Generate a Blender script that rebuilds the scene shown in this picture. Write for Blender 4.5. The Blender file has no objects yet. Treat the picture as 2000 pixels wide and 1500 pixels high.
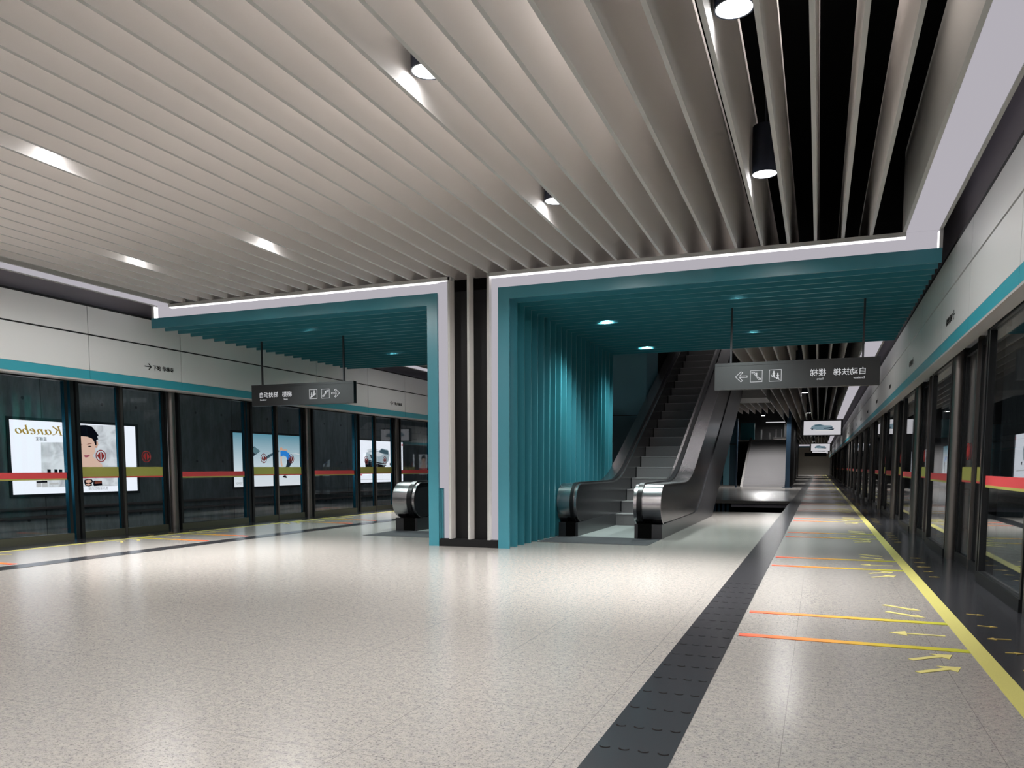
import bpy, bmesh, math, random
from mathutils import Vector, Matrix
R_ = math.radians
PI = math.pi
sc = bpy.context.scene
col = sc.collection
random.seed(4)
YN, YF = -8.0, 131.0          # near end and far end of the hall
TUNNEL = 14; PLENUM = 185; SIDE = 350
CX = -4.91                    # centre line between the two platform edges

# ------------------------------------------------------------------ materials
def s2l(c):
    return tuple((x / 255 / 12.92) if x / 255 <= .04045 else ((x / 255 + .055) / 1.055) ** 2.4 for x in c)

def newmat(name):
    m = bpy.data.materials.new(name); m.use_nodes = True
    nt = m.node_tree
    for n in list(nt.nodes): nt.nodes.remove(n)
    out = nt.nodes.new('ShaderNodeOutputMaterial')
    return m, nt, out

def pbr(name, rgb, rough=.5, metal=0.0, spec=.5, noise=0.0, nscale=60., bump=0.0, bscale=200., coat=0.0):
    m, nt, out = newmat(name)
    b = nt.nodes.new('ShaderNodeBsdfPrincipled')
    b.inputs['Base Color'].default_value = (*rgb, 1)
    b.inputs['Roughness'].default_value = rough
    b.inputs['Metallic'].default_value = metal
    b.inputs['Specular IOR Level'].default_value = spec
    b.inputs['Coat Weight'].default_value = coat
    nt.links.new(b.outputs[0], out.inputs[0])
    if noise or bump:
        tc = nt.nodes.new('ShaderNodeTexCoord')
    if noise:
        n = nt.nodes.new('ShaderNodeTexNoise'); n.inputs['Scale'].default_value = nscale; n.inputs['Detail'].default_value = 4
        nt.links.new(tc.outputs['Object'], n.inputs['Vector'])
        mr = nt.nodes.new('ShaderNodeMapRange')
        mr.inputs[1].default_value = .3; mr.inputs[2].default_value = .7
        mr.inputs[3].default_value = 1 - noise; mr.inputs[4].default_value = 1 + noise
        nt.links.new(n.outputs['Fac'], mr.inputs[0])
        mx = nt.nodes.new('ShaderNodeVectorMath'); mx.operation = 'SCALE'
        mx.inputs[0].default_value = rgb
        nt.links.new(mr.outputs[0], mx.inputs['Scale'])
        nt.links.new(mx.outputs[0], b.inputs['Base Color'])
    if bump:
        n2 = nt.nodes.new('ShaderNodeTexNoise'); n2.inputs['Scale'].default_value = bscale
        nt.links.new(tc.outputs['Object'], n2.inputs['Vector'])
        bp = nt.nodes.new('ShaderNodeBump'); bp.inputs['Strength'].default_value = bump; bp.inputs['Distance'].default_value = .002
        nt.links.new(n2.outputs['Fac'], bp.inputs['Height'])
        nt.links.new(bp.outputs[0], b.inputs['Normal'])
    return m

def emit(name, rgb, st=1.0):
    m, nt, out = newmat(name)
    e = nt.nodes.new('ShaderNodeEmission'); e.inputs[0].default_value = (*rgb, 1); e.inputs[1].default_value = st
    nt.links.new(e.outputs[0], out.inputs[0])
    return m

def terrazzo():
    m, nt, out = newmat('terrazzo_tile'); L = nt.links.new; N = nt.nodes.new
    b = N('ShaderNodeBsdfPrincipled'); L(b.outputs[0], out.inputs[0])
    tc = N('ShaderNodeTexCoord')
    def noise(s, d=3.):
        n = N('ShaderNodeTexNoise'); n.inputs['Scale'].default_value = s; n.inputs['Detail'].default_value = d
        L(tc.outputs['Object'], n.inputs['Vector']); return n
    n1 = noise(75., 3.); n2 = noise(26., 4.); n3 = noise(190., 2.)
    r1 = N('ShaderNodeValToRGB'); r1.color_ramp.elements[0].position = .33; r1.color_ramp.elements[1].position = .47
    r1.color_ramp.elements[0].color = (.135, .13, .125, 1); r1.color_ramp.elements[1].color = (.245, .232, .218, 1)
    L(n1.outputs['Fac'], r1.inputs[0])
    r2 = N('ShaderNodeValToRGB'); r2.color_ramp.elements[0].position = .35; r2.color_ramp.elements[1].position = .6
    r2.color_ramp.elements[0].color = (.86, .86, .88, 1); r2.color_ramp.elements[1].color = (1.06, 1.05, 1.02, 1)
    L(n2.outputs['Fac'], r2.inputs[0])
    r3 = N('ShaderNodeValToRGB'); r3.color_ramp.elements[0].position = .3; r3.color_ramp.elements[1].position = .55
    r3.color_ramp.elements[0].color = (.72, .71, .71, 1); r3.color_ramp.elements[1].color = (1.04, 1.04, 1.04, 1)
    L(n3.outputs['Fac'], r3.inputs[0])
    m1 = N('ShaderNodeMix'); m1.data_type = 'RGBA'; m1.blend_type = 'MULTIPLY'; m1.inputs[0].default_value = 1
    L(r1.outputs[0], m1.inputs[6]); L(r2.outputs[0], m1.inputs[7])
    m2 = N('ShaderNodeMix'); m2.data_type = 'RGBA'; m2.blend_type = 'MULTIPLY'; m2.inputs[0].default_value = 1
    L(m1.outputs[2], m2.inputs[6]); L(r3.outputs[0], m2.inputs[7])
    # joints of the large square tiles
    sx = N('ShaderNodeSeparateXYZ'); L(tc.outputs['Object'], sx.inputs[0])
    def joint(sock, off):
        a = N('ShaderNodeMath'); a.operation = 'SUBTRACT'; L(sock, a.inputs[0]); a.inputs[1].default_value = off
        p = N('ShaderNodeMath'); p.operation = 'PINGPONG'; L(a.outputs[0], p.inputs[0]); p.inputs[1].default_value = .43
        c = N('ShaderNodeMath'); c.operation = 'LESS_THAN'; L(p.outputs[0], c.inputs[0]); c.inputs[1].default_value = .0016
        return c
    jx = joint(sx.outputs['X'], -.111); jy = joint(sx.outputs['Y'], 3.6)
    mx = N('ShaderNodeMath'); mx.operation = 'MAXIMUM'; L(jx.outputs[0], mx.inputs[0]); L(jy.outputs[0], mx.inputs[1])
    fm = N('ShaderNodeMath'); fm.operation = 'MULTIPLY'; L(mx.outputs[0], fm.inputs[0]); fm.inputs[1].default_value = .75
    m3 = N('ShaderNodeMix'); m3.data_type = 'RGBA'; L(fm.outputs[0], m3.inputs[0])
    L(m2.outputs[2], m3.inputs[6]); m3.inputs[7].default_value = (.1, .095, .09, 1)
    L(m3.outputs[2], b.inputs['Base Color'])
    b.inputs['Roughness'].default_value = .22
    b.inputs['Specular IOR Level'].default_value = .55
    return m

def concrete():
    m, nt, out = newmat('tunnel_concrete'); L = nt.links.new; N = nt.nodes.new
    b = N('ShaderNodeBsdfPrincipled'); L(b.outputs[0], out.inputs[0]); b.inputs['Roughness'].default_value = .75
    tc = N('ShaderNodeTexCoord'); sx = N('ShaderNodeSeparateXYZ'); L(tc.outputs['Object'], sx.inputs[0])
    mp = N('ShaderNodeMapping'); mp.inputs['Scale'].default_value = (3, 3, .8); L(tc.outputs['Object'], mp.inputs[0])
    n = N('ShaderNodeTexNoise'); n.inputs['Scale'].default_value = 1.6; n.inputs['Detail'].default_value = 8; n.inputs['Roughness'].default_value = .7
    L(mp.outputs[0], n.inputs['Vector'])
    r = N('ShaderNodeValToRGB'); r.color_ramp.elements[0].position = .3; r.color_ramp.elements[1].position = .7
    r.color_ramp.elements[0].color = (.16, .19, .20, 1); r.color_ramp.elements[1].color = (.34, .385, .40, 1)
    L(n.outputs['Fac'], r.inputs[0])
    def pp(sock, off, per):
        a = N('ShaderNodeMath'); a.operation = 'SUBTRACT'; L(sock, a.inputs[0]); a.inputs[1].default_value = off
        p = N('ShaderNodeMath'); p.operation = 'PINGPONG'; L(a.outputs[0], p.inputs[0]); p.inputs[1].default_value = per / 2
        return p.outputs[0]
    # board joints
    jy = pp(sx.outputs['Y'], .35, 1.9)
    c = N('ShaderNodeMath'); c.operation = 'LESS_THAN'; L(jy, c.inputs[0]); c.inputs[1].default_value = .012
    # tie holes
    hy = pp(sx.outputs['Y'], .9, .95); hz = pp(sx.outputs['Z'], 1.35, 1.25)
    pw1 = N('ShaderNodeMath'); pw1.operation = 'MULTIPLY'; L(hy, pw1.inputs[0]); L(hy, pw1.inputs[1])
    pw2 = N('ShaderNodeMath'); pw2.operation = 'MULTIPLY'; L(hz, pw2.inputs[0]); L(hz, pw2.inputs[1])
    ad = N('ShaderNodeMath'); ad.operation = 'ADD'; L(pw1.outputs[0], ad.inputs[0]); L(pw2.outputs[0], ad.inputs[1])
    h = N('ShaderNodeMath'); h.operation = 'LESS_THAN'; L(ad.outputs[0], h.inputs[0]); h.inputs[1].default_value = .0012
    mxx = N('ShaderNodeMath'); mxx.operation = 'MAXIMUM'; L(c.outputs[0], mxx.inputs[0]); L(h.outputs[0], mxx.inputs[1])
    fm = N('ShaderNodeMath'); fm.operation = 'MULTIPLY'; L(mxx.outputs[0], fm.inputs[0]); fm.inputs[1].default_value = .7
    mm = N('ShaderNodeMix'); mm.data_type = 'RGBA'; L(fm.outputs[0], mm.inputs[0]); L(r.outputs[0], mm.inputs[6]); mm.inputs[7].default_value = (.04, .045, .05, 1)
    L(mm.outputs[2], b.inputs['Base Color'])
    return m

def glassmat(name, tint, refl=1.0):
    m, nt, out = newmat(name); L = nt.links.new; N = nt.nodes.new
    t = N('ShaderNodeBsdfTransparent'); t.inputs[0].default_value = (*tint, 1)
    g = N('ShaderNodeBsdfGlossy'); g.inputs['Roughness'].default_value = .02; g.inputs[0].default_value = (refl, refl, refl, 1)
    # the pane is a thin solid: the same reflectance on its way in and out
    ge = N('ShaderNodeNewGeometry'); ir = N('ShaderNodeMapRange'); L(ge.outputs['Backfacing'], ir.inputs[0])
    ir.inputs[3].default_value = 1.45; ir.inputs[4].default_value = 1 / 1.45
    f = N('ShaderNodeFresnel'); L(ir.outputs[0], f.inputs[0])
    mx = N('ShaderNodeMixShader'); L(f.outputs[0], mx.inputs[0]); L(t.outputs[0], mx.inputs[1]); L(g.outputs[0], mx.inputs[2])
    L(mx.outputs[0], out.inputs[0])
    return m

def gradmat(name, axis, a, b_, stops, emission=None, rough=.5):
    """printed colour gradient along an object axis, a printed pattern of the thing itself"""
    m, nt, out = newmat(name); L = nt.links.new; N = nt.nodes.new
    tc = N('ShaderNodeTexCoord'); sx = N('ShaderNodeSeparateXYZ'); L(tc.outputs['Object'], sx.inputs[0])
    mr = N('ShaderNodeMapRange'); L(sx.outputs[axis], mr.inputs[0]); mr.inputs[1].default_value = a; mr.inputs[2].default_value = b_
    r = N('ShaderNodeValToRGB'); L(mr.outputs[0], r.inputs[0])
    r.color_ramp.elements[0].position = stops[0][0]; r.color_ramp.elements[0].color = (*stops[0][1], 1)
    r.color_ramp.elements[1].position = stops[-1][0]; r.color_ramp.elements[1].color = (*stops[-1][1], 1)
    for p, c in stops[1:-1]:
        e = r.color_ramp.elements.new(p); e.color = (*c, 1)
    if emission:
        e = N('ShaderNodeEmission'); L(r.outputs[0], e.inputs[0]); e.inputs[1].default_value = emission; L(e.outputs[0], out.inputs[0])
    else:
        p = N('ShaderNodeBsdfPrincipled'); L(r.outputs[0], p.inputs['Base Color']); p.inputs['Roughness'].default_value = rough; L(p.outputs[0], out.inputs[0])
    return m

def cloudy(name):
    m, nt, out = newmat(name); L = nt.links.new; N = nt.nodes.new
    tc = N('ShaderNodeTexCoord'); n = N('ShaderNodeTexNoise'); n.inputs['Scale'].default_value = 2.6; n.inputs['Detail'].default_value = 5
    n.inputs['Distortion'].default_value = 1.2
    L(tc.outputs['Object'], n.inputs['Vector'])
    r = N('ShaderNodeValToRGB'); r.color_ramp.elements[0].position = .32; r.color_ramp.elements[1].position = .6
    r.color_ramp.elements[0].color = (.5, .5, .53, 1); r.color_ramp.elements[1].color = (.86, .87, .9, 1)
    L(n.outputs['Fac'], r.inputs[0])
    e = N('ShaderNodeEmission'); L(r.outputs[0], e.inputs[0]); e.inputs[1].default_value = 1.0; L(e.outputs[0], out.inputs[0])
    return m

M = dict(
 floor=terrazzo(), concrete=concrete(),
 granite=pbr('dark_granite', (.022, .023, .026), .18, spec=.5, noise=.35, nscale=220.),
 strip=pbr('charcoal_strip', (.022, .022, .025), .20, spec=.9, noise=.15, nscale=180.),
 notch=pbr('strip_notch', (.003, .003, .003), .8, spec=.1),
 yellow=pbr('yellow_line', (.37, .34, .10), .45, noise=.12, nscale=240.),
 arrow=pbr('arrow_yellow', (.42, .37, .12), .5, noise=.1, nscale=240.),
 darkarrow=pbr('brass_arrow', (.26, .19, .045), .4),
 slat=pbr('slat_grey', (.80, .765, .74), .62, spec=.4, noise=.04, nscale=400.),
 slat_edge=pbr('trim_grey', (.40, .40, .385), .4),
 black=pbr('matt_black', (.003, .003, .003), .9, spec=.05),
 softblack=pbr('pillar_black', (.006, .006, .0065), .55, spec=.2),
 teal=pbr('teal_fin', (.036, .185, .235), .34, spec=.5, noise=.06, nscale=300.),
 tealback=pbr('teal_backing', (.03, .30, .28), .5),
 tealband=pbr('teal_band', (.045, .34, .42), .4),
 tealwall=pbr('teal_wall', (.13, .33, .42), .35, noise=.08, nscale=250.),
 panel=pbr('fascia_panel', (.74, .75, .745), .34, spec=.5, noise=.06, nscale=500., bump=.25, bscale=500.),
 paneltrim=pbr('panel_trim', (.50, .48, .47), .4),
 purple=pbr('upper_wall', (.28, .26, .30), .6),
 groove=pbr('groove_black', (.006, .006, .007), .6),
 glow=emit('light_panel', (.447, .425, .468), 1.0),
 edge_glow=emit('trim_edge_glow', (1, .98, 1), 2.2),  # emissive stand-in for trim edges brightly lit by the panel
 lens=emit('lamp_lens', (1, 1, 1), 14.0),
 spotlens=emit('spot_lens', (.8, 1, 1), 9.0),
 lamp=pbr('lamp_navy', (.009, .014, .030), .4),
 steel=pbr('bronze_steel', (.15, .138, .13), .32, metal=.85),
 darksteel=pbr('dark_frame', (.008, .009, .010), .35, spec=.3),
 blue_glint=pbr('blue_glint_metal', (.010, .12, .19), .2, metal=.9),  # blue tint stands in for poster light reflected on the post sides
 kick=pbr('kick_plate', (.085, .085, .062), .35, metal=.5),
 glass=glassmat('door_glass', (.88, .91, .92)),
 bluedark=pbr('blue_dark', (.03, .06, .10), .3, metal=.3),
 blueglass=pbr('blue_glass', (.025, .06, .085), .12, spec=.6),
 red=pbr('band_red', (.62, .062, .07), .45), olive=pbr('band_yellow', (.36, .36, .085), .45, noise=.1, nscale=300.),
 sticker=pbr('sticker_red', (.40, .03, .03), .5),
 ink=pbr('ink_black', (.008, .008, .008), .6),
 chrome=pbr('brushed_chrome', (.36, .35, .36), .24, metal=1.0, bump=.15, bscale=240.),
 rubber=pbr('handrail_rubber', (.005, .005, .006), .35, spec=.25),
 escpanel=pbr('escalator_panel', (.016, .016, .018), .2, spec=.45),
 escskirt=pbr('escalator_skirt', (.026, .026, .029), .3, metal=.2),
 escbase=pbr('escalator_base', (.13, .125, .12), .35, metal=.5),
 escblack=pbr('escalator_black', (.003, .003, .003), .9, spec=.05),
 tread=pbr('step_metal', (.30, .295, .30), .38, metal=.6, noise=.12, nscale=240.),
 riser=pbr('riser_metal', (.15, .146, .15), .42, metal=.5, noise=.12, nscale=240.),
 plate=pbr('comb_plate', (.20, .215, .21), .45, metal=.4, noise=.12, nscale=260.),
 mat=pbr('entry_mat', (.035, .036, .040), .8, spec=.15, noise=.6, nscale=150.),
 sign=pbr('sign_grey', (.020, .020, .0215), .6, noise=.15, nscale=320.),
 signedge=pbr('sign_dark', (.006, .009, .011), .35),
 white=emit('lettering_white', (.62, .63, .65), 1.0),
 rod=pbr('rod_dark', (.02, .02, .024), .35),
 stair=pbr('stair_stone', (.34, .33, .34), .3, noise=.12, nscale=200.),
 beige=pbr('end_wall_beige', (.34, .31, .27), .7, noise=.1, nscale=60.),
 rail=pbr('track_pipe', (.12, .10, .095), .5),
 frame=pbr('poster_frame', (.05, .06, .065), .4),
 bezel=pbr('monitor_bezel', (.004, .004, .005), .3),
 p_white=emit('print_white', (.93, .93, 1.0), 1.25), p_cloud=cloudy('print_cloud'),
 p_gold=emit('print_gold', (.42, .26, .035), 1.0), p_black=emit('print_black', (.003, .003, .006), 1.0),
 p_skin=emit('print_skin', (.86, .56, .44), 1.0), p_skin2=emit('print_skin_dark', (.72, .42, .30), 1.0),
 p_lips=emit('print_lips', (.42, .10, .14), 1.0), p_grey=emit('print_grey', (.45, .45, .47), 1.0),
 p_pink=emit('print_pink', (.85, .5, .38), 1.0), p_brown=emit('print_brown', (.22, .06, .04), 1.0),
 p_blue=emit('print_blue', (.03, .25, .75), 1.0), p_slate=emit('print_slate', (.12, .22, .25), 1.0),
 p_dark=emit('print_dark', (.015, .025, .04), 1.0), p_red=emit('print_red', (.75, .12, .16), 1.0),
 p_car=emit('print_silver', (.42, .50, .55), 1.0), p_glass=emit('print_windshield', (.06, .11, .14), 1.0),
 p_carbody=emit('print_car_grey', (.16, .23, .27), 1.0), p_light=emit('print_pale', (.75, .78, .82), 1.0), p_wash=emit('print_wash', (.62, .60, .60), 1.0),
 m_white=emit('screen_white', (.55, .54, .57), 1.0),
)
M['p_sky'] = gradmat('print_sky', 'Z', 0, 1.51, [(0, (.93, .93, .97)), (.3, (.80, .87, .92)), (1, (.13, .33, .42))], emission=1.0)
M['queue'] = gradmat('queue_line_print', 'X', -.5, .95, [(0, (.62, .04, .01)), (.35, (.52, .17, .01)), (.62, (.40, .29, .01)), (1, (.29, .30, .01))])
M['queueL'] = gradmat('queue_line_print_left', 'X', .5, -.95, [(0, (.62, .04, .01)), (.35, (.52, .17, .01)), (.62, (.40, .29, .01)), (1, (.29, .30, .01))])

# ------------------------------------------------------------------ helpers
def bx(bm, x0, x1, y0, y1, z0, z1):
    if x0 > x1: x0, x1 = x1, x0
    if y0 > y1: y0, y1 = y1, y0
    v = [bm.verts.new(p) for p in ((x0, y0, z0), (x1, y0, z0), (x1, y1, z0), (x0, y1, z0), (x0, y0, z1), (x1, y0, z1), (x1, y1, z1), (x0, y1, z1))]
    for f in ((0, 3, 2, 1), (4, 5, 6, 7), (0, 1, 5, 4), (1, 2, 6, 5), (2, 3, 7, 6), (3, 0, 4, 7)):
        bm.faces.new([v[i] for i in f])

def prism(bm, pts, axis, a, b):
    """polygon pts extruded along axis from a to b; pts are the two other coordinates in order"""
    def P(p, t):
        return {'x': (t, p[0], p[1]), 'y': (p[0], t, p[1]), 'z': (p[0], p[1], t)}[axis]
    A = [bm.verts.new(P(p, a)) for p in pts]; B = [bm.verts.new(P(p, b)) for p in pts]
    n = len(pts)
    bm.faces.new(A); bm.faces.new(B[::-1])
    for i in range(n):
        bm.faces.new((A[i], B[i], B[(i + 1) % n], A[(i + 1) % n]))

def cyl(bm, c, r, z0, z1, n=24, r2=None):
    r2 = r if r2 is None else r2
    A = [bm.verts.new((c[0] + r * math.cos(2 * PI * i / n), c[1] + r * math.sin(2 * PI * i / n), z0)) for i in range(n)]
    B = [bm.verts.new((c[0] + r2 * math.cos(2 * PI * i / n), c[1] + r2 * math.sin(2 * PI * i / n), z1)) for i in range(n)]
    bm.faces.new(A[::-1]); bm.faces.new(B)
    for i in range(n):
        bm.faces.new((A[i], A[(i + 1) % n], B[(i + 1) % n], B[i]))

def ribbon(bm, prof, x0, x1):
    """closed strip: prof is list of (outer(y,z), inner(y,z)) pairs, extruded x0..x1"""
    pts = [p[0] for p in prof] + [p[1] for p in prof][::-1]
    n = len(prof)
    A = [[bm.verts.new((x, *p[k])) for p in prof] for x in (x0, x1) for k in (0, 1)]
    o0, i0, o1, i1 = A
    for k in range(n - 1):
        bm.faces.new((o0[k], o0[k + 1], o1[k + 1], o1[k]))
        bm.faces.new((i0[k], i1[k], i1[k + 1], i0[k + 1]))
        bm.faces.new((o0[k], i0[k], i0[k + 1], o0[k + 1]))
        bm.faces.new((o1[k], o1[k + 1], i1[k + 1], i1[k]))
    for k in (0, n - 1):
        bm.faces.new((o0[k], o1[k], i1[k], i0[k]))

def mesh(name, bm, mat, smooth=False, fix=True):
    if fix: bmesh.ops.recalc_face_normals(bm, faces=bm.faces[:])
    me = bpy.data.meshes.new(name); bm.to_mesh(me); bm.free()
    me.materials.append(M[mat] if isinstance(mat, str) else mat)
    if smooth:
        for p in me.polygons: p.use_smooth = True
        try: me.set_sharp_from_angle(angle=R_(35))
        except Exception: pass
    return me

def ob(name, me, parent=None, loc=(0, 0, 0)):
    o = bpy.data.objects.new(name, me); col.objects.link(o); o.parent = parent; o.location = loc
    return o

def mk(name, build, mat, parent=None, loc=(0, 0, 0), smooth=False):
    bm = bmesh.new(); build(bm)
    return ob(name, mesh(name, bm, mat, smooth), parent, loc)

def tag(o, label, cat, group=None, kind=None):
    if label: o['label'] = label
    if cat: o['category'] = cat
    if group: o['group'] = group
    if kind: o['kind'] = kind
    return o

def struct(name, build, mat, parent=None, **k):
    o = mk(name, build, mat, parent, **k)
    if parent is None: o['kind'] = 'structure'
    return o

def thing(name, loc, label, cat, group=None):
    o = bpy.data.objects.new(name, None); col.objects.link(o); o.location = loc; o.empty_display_size = .2
    return tag(o, label, cat, group)

def copy_tree(o, parent=None):
    c = o.copy(); col.objects.link(c); c.parent = parent
    for ch in list(o.children):
        if ch.type != 'LIGHT': copy_tree(ch, c)
    return c

ORD = ['first', 'second', 'third', 'fourth', 'fifth', 'sixth', 'seventh', 'eighth', 'ninth', 'tenth', 'eleventh', 'twelfth', 'thirteenth', 'fourteenth', 'fifteenth', 'sixteenth', 'seventeenth', 'eighteenth', 'nineteenth', 'twentieth']
def ordn(i):
    if i < 20: return ORD[i]
    if i == 29: return 'thirtieth'
    return ('twenty-' if i < 30 else 'thirty-') + ORD[(i - 20) % 10]

def text_mesh(body, size, mat, extrude=.002, mirror=False, shear=0., align='LEFT', bold=0.0, name='lettering'):
    c = bpy.data.curves.new('t', 'FONT'); c.body = body; c.size = size; c.extrude = extrude; c.align_x = align; c.shear = shear; c.offset = bold
    c.resolution_u = 3
    o = bpy.data.objects.new('t', c); col.objects.link(o)
    dg = bpy.context.evaluated_depsgraph_get()
    me = bpy.data.meshes.new_from_object(o.evaluated_get(dg))
    bpy.data.objects.remove(o); bpy.data.curves.remove(c)
    me.name = name
    me.materials.clear(); me.materials.append(M[mat])
    if mirror:
        me.transform(Matrix.Scale(-1, 4, (1, 0, 0))); me.flip_normals()
    return me

def circ(cx, cy, r, n=28, a0=0, a1=2 * PI):
    return [(cx + r * math.cos(a0 + (a1 - a0) * i / n), cy + r * math.sin(a0 + (a1 - a0) * i / n)) for i in range(n)]

# ------------------------------------------------------------------ room shell
XR, XL = 1.58, -11.40          # faces of the screen-door lines
HOLE = (-8.4, -.87, 21.65, 29.1)
def fl(bm):
    hx0, hx1, hy0, hy1 = HOLE
    bx(bm, -9.12 + .0, hx0, YN, YF, -.11, 0)
    bx(bm, hx0, hx1, YN, hy0, -.11, 0)
    bx(bm, hx0, hx1, hy1, YF, -.11, 0)
    bx(bm, hx1, .954, YN, YF, -.11, 0)
    bx(bm, -10.69, -9.12, YN, YF, -.11, 0)
struct('floor', fl, 'floor')
struct('trim_1', lambda b: bx(b, 1.064, 1.80, YN, YF, -.11, 0), 'granite')
struct('trim_2', lambda b: bx(b, -11.62, -10.80, YN, YF, -.11, 0), 'granite')
struct('floor_track_right', lambda b: bx(b, 1.8, 5.6, YN, YF, -1.35, -1.2), 'concrete')
struct('floor_track_left', lambda b: bx(b, -15.4, -11.62, YN, YF, -1.35, -1.2), 'concrete')
struct('wall_platform_edge_right', lambda b: bx(b, 1.72, 1.8, YN, YF, -1.2, -.11), 'concrete')
struct('wall_platform_edge_left', lambda b: bx(b, -11.62, -11.54, YN, YF, -1.2, -.11), 'concrete')
struct('wall_tunnel_right', lambda b: bx(b, 5.4, 5.6, YN, YF, -1.2, 5.8), 'concrete')
struct('wall_tunnel_left', lambda b: bx(b, -15.3, -15.1, YN, YF, -1.2, 5.8), 'concrete')
struct('wall_far', lambda b: bx(b, -15.3, 5.6, YF, YF + .2, -1.2, 5.8), 'beige')
struct('wall_back', lambda b: bx(b, -15.3, 5.6, YN - .2, YN, -1.2, 5.8), 'purple')
def ceil(bm):
    OX0, OX1, OY0, OY1 = -7.9, -2.05, 17.3, 32.7
    bx(bm, -15.3, OX0, YN, YF, 5.8, 5.9); bx(bm, OX1, 5.6, YN, YF, 5.8, 5.9)
    bx(bm, OX0, OX1, YN, OY0, 5.8, 5.9); bx(bm, OX0, OX1, OY1, 43.4, 5.8, 5.9); bx(bm, OX0, OX1, 62, YF, 5.8, 5.9)
    bx(bm, OX0, OX1, OY0, OY1, 9.0, 9.1); bx(bm, OX0, OX1, 43.4, 62, 9.0, 9.1)
    for y0, y1 in ((OY0, OY1), (43.4, 62)):
        bx(bm, OX0 - .1, OX0, y0, y1, 5.9, 9.1); bx(bm, OX1, OX1 + .1, y0, y1, 5.9, 9.1)
        bx(bm, OX0, OX1, y0 - .1, y0, 5.9, 9.1); bx(bm, OX0, OX1, y1, y1 + .1, 5.9, 9.1)
struct('ceiling', ceil, 'black')
# pit walls of the floor opening
def pit(bm):
    hx0, hx1, hy0, hy1 = HOLE
    bx(bm, hx0 - .1, hx0, hy0 - .1, 31, -4, -.11); bx(bm, hx1, hx1 + .1, hy0 - .1, 31, -4, -.11)
    bx(bm, hx0, hx1, hy0 - .1, hy0, -4, -.11); bx(bm, hx0 - .1, hx1 + .1, 31, 31.1, -4, -.11); bx(bm, hx0 - .1, hx1 + .1, hy0 - .1, 31.1, -4.1, -4)
struct('wall_pit', pit, 'black')
struct('trim_3', lambda b: bx(b, -2.9, -1.0, 29.16, 29.4, -.24, -.11), 'purple')
for i, x in enumerate([-3.95 + .155 * k for k in range(7)]):
    o = mk('pit_post', lambda b: bx(b, -.045, .045, 0, .05, -2.5, -.12), 'bluedark' if i % 2 else 'blueglass', loc=(x, 29.18, 0))
    tag(o, 'blue-grey upright post in the floor opening behind the right escalator', 'post', 'posts in the floor opening')

# tactile strips, lines
def notch(bm, x0, x1):
    for j in range(26):
        y = .8 + j * .30
        for i in range(4):
            cx = x0 + (x1 - x0) * (i + .5) / 4
            pts = circ(cx, y, .026, 10, PI * 1.05, PI * 1.95) + circ(cx, y + .004, .021, 10, PI * 1.95, PI * 1.05)
            prism(bm, pts, 'z', .0005, .0012)
t = struct('trim_4', lambda b: bx(b, -.86, -.524, YN, 99, 0, .0035), 'strip')
struct('trim_notches', lambda b: notch(b, -.86, -.524), 'notch', t, loc=(0, 0, .0035))
struct('trim_5', lambda b: bx(b, -9.125, -8.81, YN, 99, 0, .0035), 'strip')
tag(mk('safety_line', lambda b: bx(b, .954, 1.064, YN, YF, -.02, .003), 'yellow'), 'long yellow safety line beside the right-hand screen doors', 'floor line')
tag(mk('safety_line', lambda b: bx(b, -10.80, -10.69, YN, YF, -.02, .003), 'yellow'), 'long thin yellow safety line beside the left-hand screen doors', 'floor line')

# ------------------------------------------------------------------ fascia walls
PER = 4.26; Y0 = 9.58
def fascia(side):
    s = 1 if side == 'right' else -1
    xf = 1.418 if s > 0 else -11.148
    X = lambda u: xf + s * u
    wd = .150 if s > 0 else .238
    def body(bm):
        bx(bm, X(.02), X(wd), YN, YF, 2.605, 2.78); bx(bm, X(.02), X(.42), YN, YF, 2.78, 3.80)
    w = struct('wall_' + side, body, 'groove')
    def pan(bm):
        k = -4
        while Y0 + k * PER < YF:
            a = Y0 + k * PER; b1 = a + 1.99; c = min(a + PER, YF)
            if a < YN: a = YN
            for (p, q) in ((a, b1), (b1, c)):
                if q - p < .05: continue
                bx(bm, X(0), X(.02), p + .006, q - .006, 2.775, 3.336)
                bx(bm, X(0), X(.02), p + .006, q - .006, 3.362, 3.80)
            k += 1
    mk('fascia_panels', pan, 'panel', w)
    def band(bm):
        k = -4
        while Y0 + k * PER < YF:
            a = max(YN, Y0 + k * PER); b1 = Y0 + k * PER + 1.99; c = min(Y0 + k * PER + PER, YF)
            bx(bm, X(-.001), X(.02), a + .003, b1 - .003, 2.627, 2.772); bx(bm, X(-.001), X(.02), b1 + .003, c - .003, 2.627, 2.772)
            k += 1
    mk('teal_stripe', band, 'tealband', w)
    def soff(bm):
        bx(bm, X(-.002), X(wd), YN, YF, 2.60, 2.625); bx(bm, X(wd), X(.42), YN, YF, 2.74, 2.78)
    mk('soffit', soff, 'paneltrim', w)
    # dark recess wall above the fascia
    def up(bm):
        bx(bm, X(.10), X(.2), YN, YF, 3.8, 5.8)
    struct('wall_upper_' + side, up, 'purple')
    struct('trim_cap_' + side, lambda b: bx(b, X(-.004), X(.10), YN, YF, 3.80, 3.835), 'groove')
    return w
fascia('right'); fascia('left')

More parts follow.
